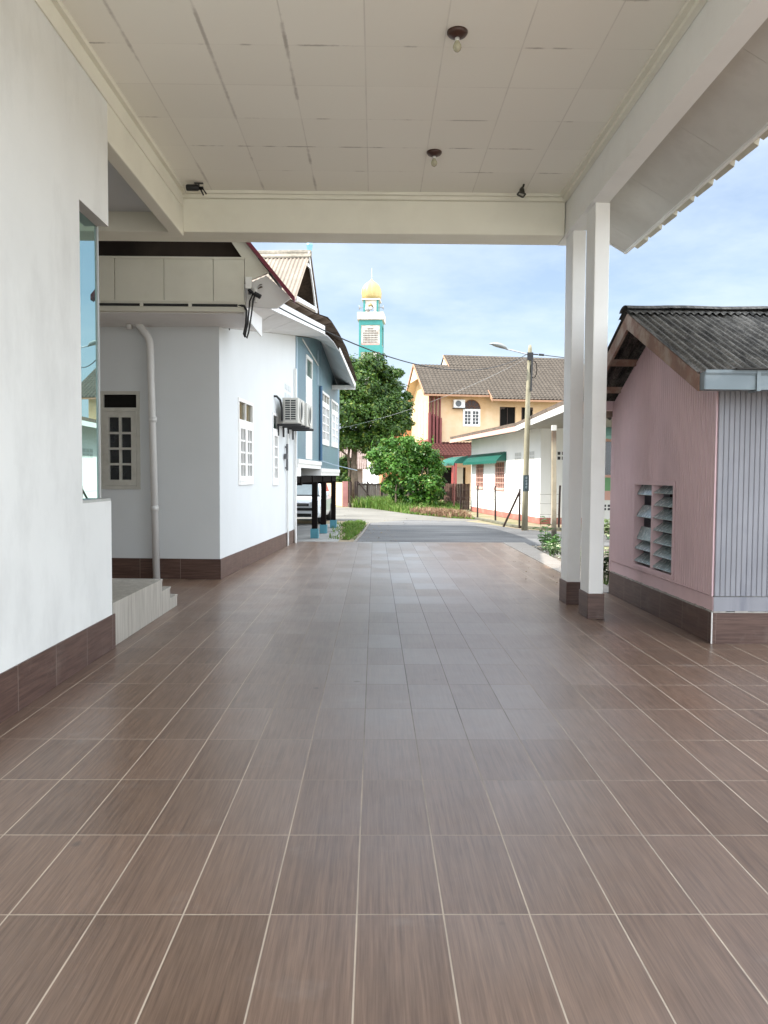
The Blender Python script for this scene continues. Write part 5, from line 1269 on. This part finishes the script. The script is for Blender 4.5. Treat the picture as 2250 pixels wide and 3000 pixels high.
BROAD = leaf_mat('broad_leaf', (.020, .085, .018), (.075, .20, .035), (.16, .24, .06), gloss=.3, trans=.25)
VARI = leaf_mat('variegated_leaf', (.12, .24, .07), (.45, .50, .30), (.62, .64, .5), gloss=.5, trans=.25)
def bigleaf(mb, p, d, s, w=.8):            # a cupped oval leaf of six faces round a midrib
    d = d.normalized(); side = d.cross(Vector((0, 0, 1)))
    if side.length < .05: side = Vector((1, 0, 0))
    side.normalize(); up = side.cross(d).normalized()
    mid = [p + d * s * t - up * s * .18 * t * t for t in (0, .3, .65, 1)]
    ww = [0.02, .42, .40, 0]
    for sg in (-1, 1):
        e = [mid[i] + side * sg * ww[i] * s * w + up * .10 * s * (1 if 0 < i < 3 else 0) for i in range(4)]
        n = len(mb.v); mb.v += [tuple(v) for v in mid] + [tuple(v) for v in e]
        for i in range(3): mb.f.append((n + i, n + i + 1, n + 5 + i, n + 4 + i))
def plant(x, y, label, stems, h, s, mat, spread=.16, z0=-.09, seed=1, lv=5, group=None):
    r = random.Random(seed)
    t = thing('plant', label, 'plant', (x, y, z0), 0, group)
    ml, ms = MB(), MB()
    for k in range(stems):
        a = r.uniform(0, 2 * PI); q = r.uniform(.2, 1) * spread; hh = h * r.uniform(.55, 1)
        b = Vector((q * .3 * math.cos(a), q * .3 * math.sin(a), 0)); e = Vector((q * math.cos(a), q * math.sin(a), hh)); m_ = b.lerp(e, .55) + Vector((0, 0, .05 * h))
        ms.tube([b, m_, e], [.006, .005, .003], 5)
        for i in range(lv):
            f = .3 + .7 * (i + 1) / lv; p = b.lerp(e, f); aa = r.uniform(0, 2 * PI)
            bigleaf(ml, p, Vector((math.cos(aa), math.sin(aa), r.uniform(-.2, .7))), s * r.uniform(.7, 1.15))
    ml.build('foliage', mat, t, smooth=True, recalc=False); ms.build('stem', M('green_stem', (.08, .14, .04), .6, .2, 5, 0), t)
plant(3.52, 15.5, 'young plant with broad round green leaves at the kerb below the mossy post', 4, .50, .17, BROAD, .15, seed=4, lv=4)
plant(3.72, 16.9, 'bright green leafy plant standing taller in front of the leaning mossy post', 5, .78, .17, BROAD, .2, seed=8, lv=4)
plant(3.80, 16.2, 'low clump of pale variegated leaves at the edge of the planting bed', 34, .24, .075, VARI, .42, seed=3, lv=6)
plant(3.75, 14.6, 'low green and white clump half hidden behind the far column', 26, .22, .075, VARI, .38, seed=5, lv=6)
DARKL = leaf_mat('dark_mixed_leaf', (.025, .07, .02), (.10, .17, .05), (.20, .06, .09), gloss=.35, trans=.2)
plant(3.9, 17.3, 'spreading low green plant at the street end of the planting bed', 24, .34, .12, BROAD, .40, seed=21, lv=6)
plant(3.47, 11.6, 'upright plant with dark and reddish leaves between the near column and shed', 12, .72, .13, DARKL, .14, seed=9, lv=8)
plant(3.62, 12.9, 'pale leafy plant behind the reddish leaved one by the shed corner', 16, .42, .09, VARI, .22, seed=12, lv=7)
plant(6.35, 20.9, 'yellow green shrub across the road below the green house wall', 18, .55, .2, VARI, .35, z0=GZ, seed=15, lv=6)
lst = thing('leaning_stake', 'dark timber stake leaning against the white wall below the green house', 'stake', (7.3, 25.9, GZ))
MB().tube([(0.2, 0, 0), (-.1, .3, .85)], .05, 6).build('stake', ANG, lst)
mb = MB()
for _ in range(420):
    x, y = rnd.choice(((rnd.uniform(-1.5, 3.5), rnd.uniform(28, 41)), (rnd.uniform(3.3, 5), rnd.uniform(23.5, 31)), (rnd.uniform(-.7, .6), rnd.uniform(18.2, 27)), (rnd.uniform(2.2, 3.3), rnd.uniform(10.5, 17.8))))
    z = .006 if y < 17.9 and x < 3.2 else GZ + .006
    leafquad(mb, Vector((x, y, z + rnd.uniform(0, .02))), Vector((rnd.uniform(-.3, .3), rnd.uniform(-.3, .3), 1)).normalized(), rnd.uniform(.035, .09) * (1 if y > 18 else .5), .5)
tag(mb.build('leaf_litter', leaf_mat('fallen_leaf', (.10, .06, .03), (.22, .15, .07), (.09, .13, .03), gloss=.7, trans=.1), recalc=False), kind='stuff')

# ------------------------------------------------------------------ sky, sun, camera
EL, BT = math.radians(SUN_EL), math.radians(SUN_B)
S = Vector((-math.cos(EL) * math.cos(BT), math.cos(EL) * math.sin(BT), math.sin(EL)))
W = bpy.data.worlds.new("World"); SC.world = W; W.use_nodes = True
nt = W.node_tree; nt.nodes.clear()
class WG(NG):
    def __init__(s): s.t = nt
g = WG(); out = g.n('ShaderNodeOutputWorld'); bg = g.n('ShaderNodeBackground')
sky = g.n('ShaderNodeTexSky', sky_type='NISHITA'); sky.sun_disc = False; sky.sun_elevation = EL
sky.sun_rotation = math.atan2(S.x, S.y) % (2 * PI); sky.air_density = 1.0; sky.dust_density = 1.2; sky.ozone_density = 1.0
d = g.n('ShaderNodeTexCoord').outputs['Generated']; X, Y, Z = g.xyz(d)
zz = g.math('MAXIMUM', g.math('ADD', Z, .12), .05)
cv = g.comb(g.math('DIVIDE', X, zz), g.math('DIVIDE', Y, zz), 0.0)
n1 = g.noise(cv, .7, 7, .6); n2 = g.noise(g.comb(g.math('DIVIDE', X, g.math('ADD', zz, .1)), g.math('MULTIPLY', g.math('DIVIDE', Y, zz), .6), 3.0), 1.6, 6, .6)
veil = g.math('ADD', g.ramp(n1, .40, .68, .22, .88), g.ramp(n2, .45, .7, -.06, .22), clamp=True)
low = g.ramp(Z, 0.0, .4, .15, 0.0)
veil = g.math('ADD', veil, low, clamp=True)
behind = g.math('MAXIMUM', g.ramp(X, .45, .9, 0.0, 1.0), g.ramp(Y, .2, -.6, 0.0, .85)); high = g.ramp(Z, .5, .9)  # sky outside the view, right, behind and overhead, brightened as added fill light
bright = g.math('ADD', 1.0, g.math('MULTIPLY', g.math('MAXIMUM', behind, high), FILL_GAIN))
ccol = g.n('ShaderNodeVectorMath', operation='SCALE'); g.link(g.mix(g.ramp(bright, 1.0, 3.0), CLOUD_COL, FILL_COL), ccol.inputs[0]); g.link(bright, ccol.inputs['Scale'])
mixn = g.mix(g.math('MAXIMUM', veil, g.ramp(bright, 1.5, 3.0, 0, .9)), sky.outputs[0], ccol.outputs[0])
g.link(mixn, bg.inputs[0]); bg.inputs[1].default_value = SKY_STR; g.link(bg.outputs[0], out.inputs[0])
sun = bpy.data.lights.new('sun', 'SUN'); sun.energy = SUN_STR; sun.angle = math.radians(.55); sun.color = (1, .955, .88)
so = bpy.data.objects.new('sun', sun); COL.objects.link(so); so.rotation_euler = S.to_track_quat('Z', 'Y').to_euler(); so.location = S * 60

cam = bpy.data.cameras.new('camera'); co = bpy.data.objects.new('camera', cam); COL.objects.link(co)
F_, PT_, YW, RL, HH = 2291.61, .046051, .0118676, -.0059469, 1.5185
R0 = Vector((math.cos(YW), -math.sin(YW), 0)); FW = Vector((math.sin(YW) * math.cos(PT_), math.cos(YW) * math.cos(PT_), -math.sin(PT_))); U0 = Vector((math.sin(YW) * math.sin(PT_), math.cos(YW) * math.sin(PT_), math.cos(PT_)))
cr, sr = math.cos(RL), math.sin(RL)
R1 = R0 * cr - U0 * sr; U1 = R0 * sr + U0 * cr
m = Matrix((R1, U1, -FW)).transposed().to_4x4(); m.translation = Vector((0, 0, HH)); co.matrix_world = m
cam.sensor_fit = 'VERTICAL'; cam.sensor_height = 36; cam.sensor_width = 27; cam.lens = F_ / 3000 * 36; cam.clip_start = .05; cam.clip_end = 3000
SC.camera = co
SC.view_settings.view_transform = 'Standard'; SC.view_settings.look = 'None'; SC.view_settings.gamma = 1; SC.view_settings.exposure = EXPO
SC.render.resolution_x = 768; SC.render.resolution_y = 1024
SC.cycles.max_bounces = 8; SC.cycles.diffuse_bounces = 5; SC.cycles.glossy_bounces = 4; SC.cycles.caustics_reflective = False; SC.cycles.caustics_refractive = False
SC.cycles.use_denoising = True
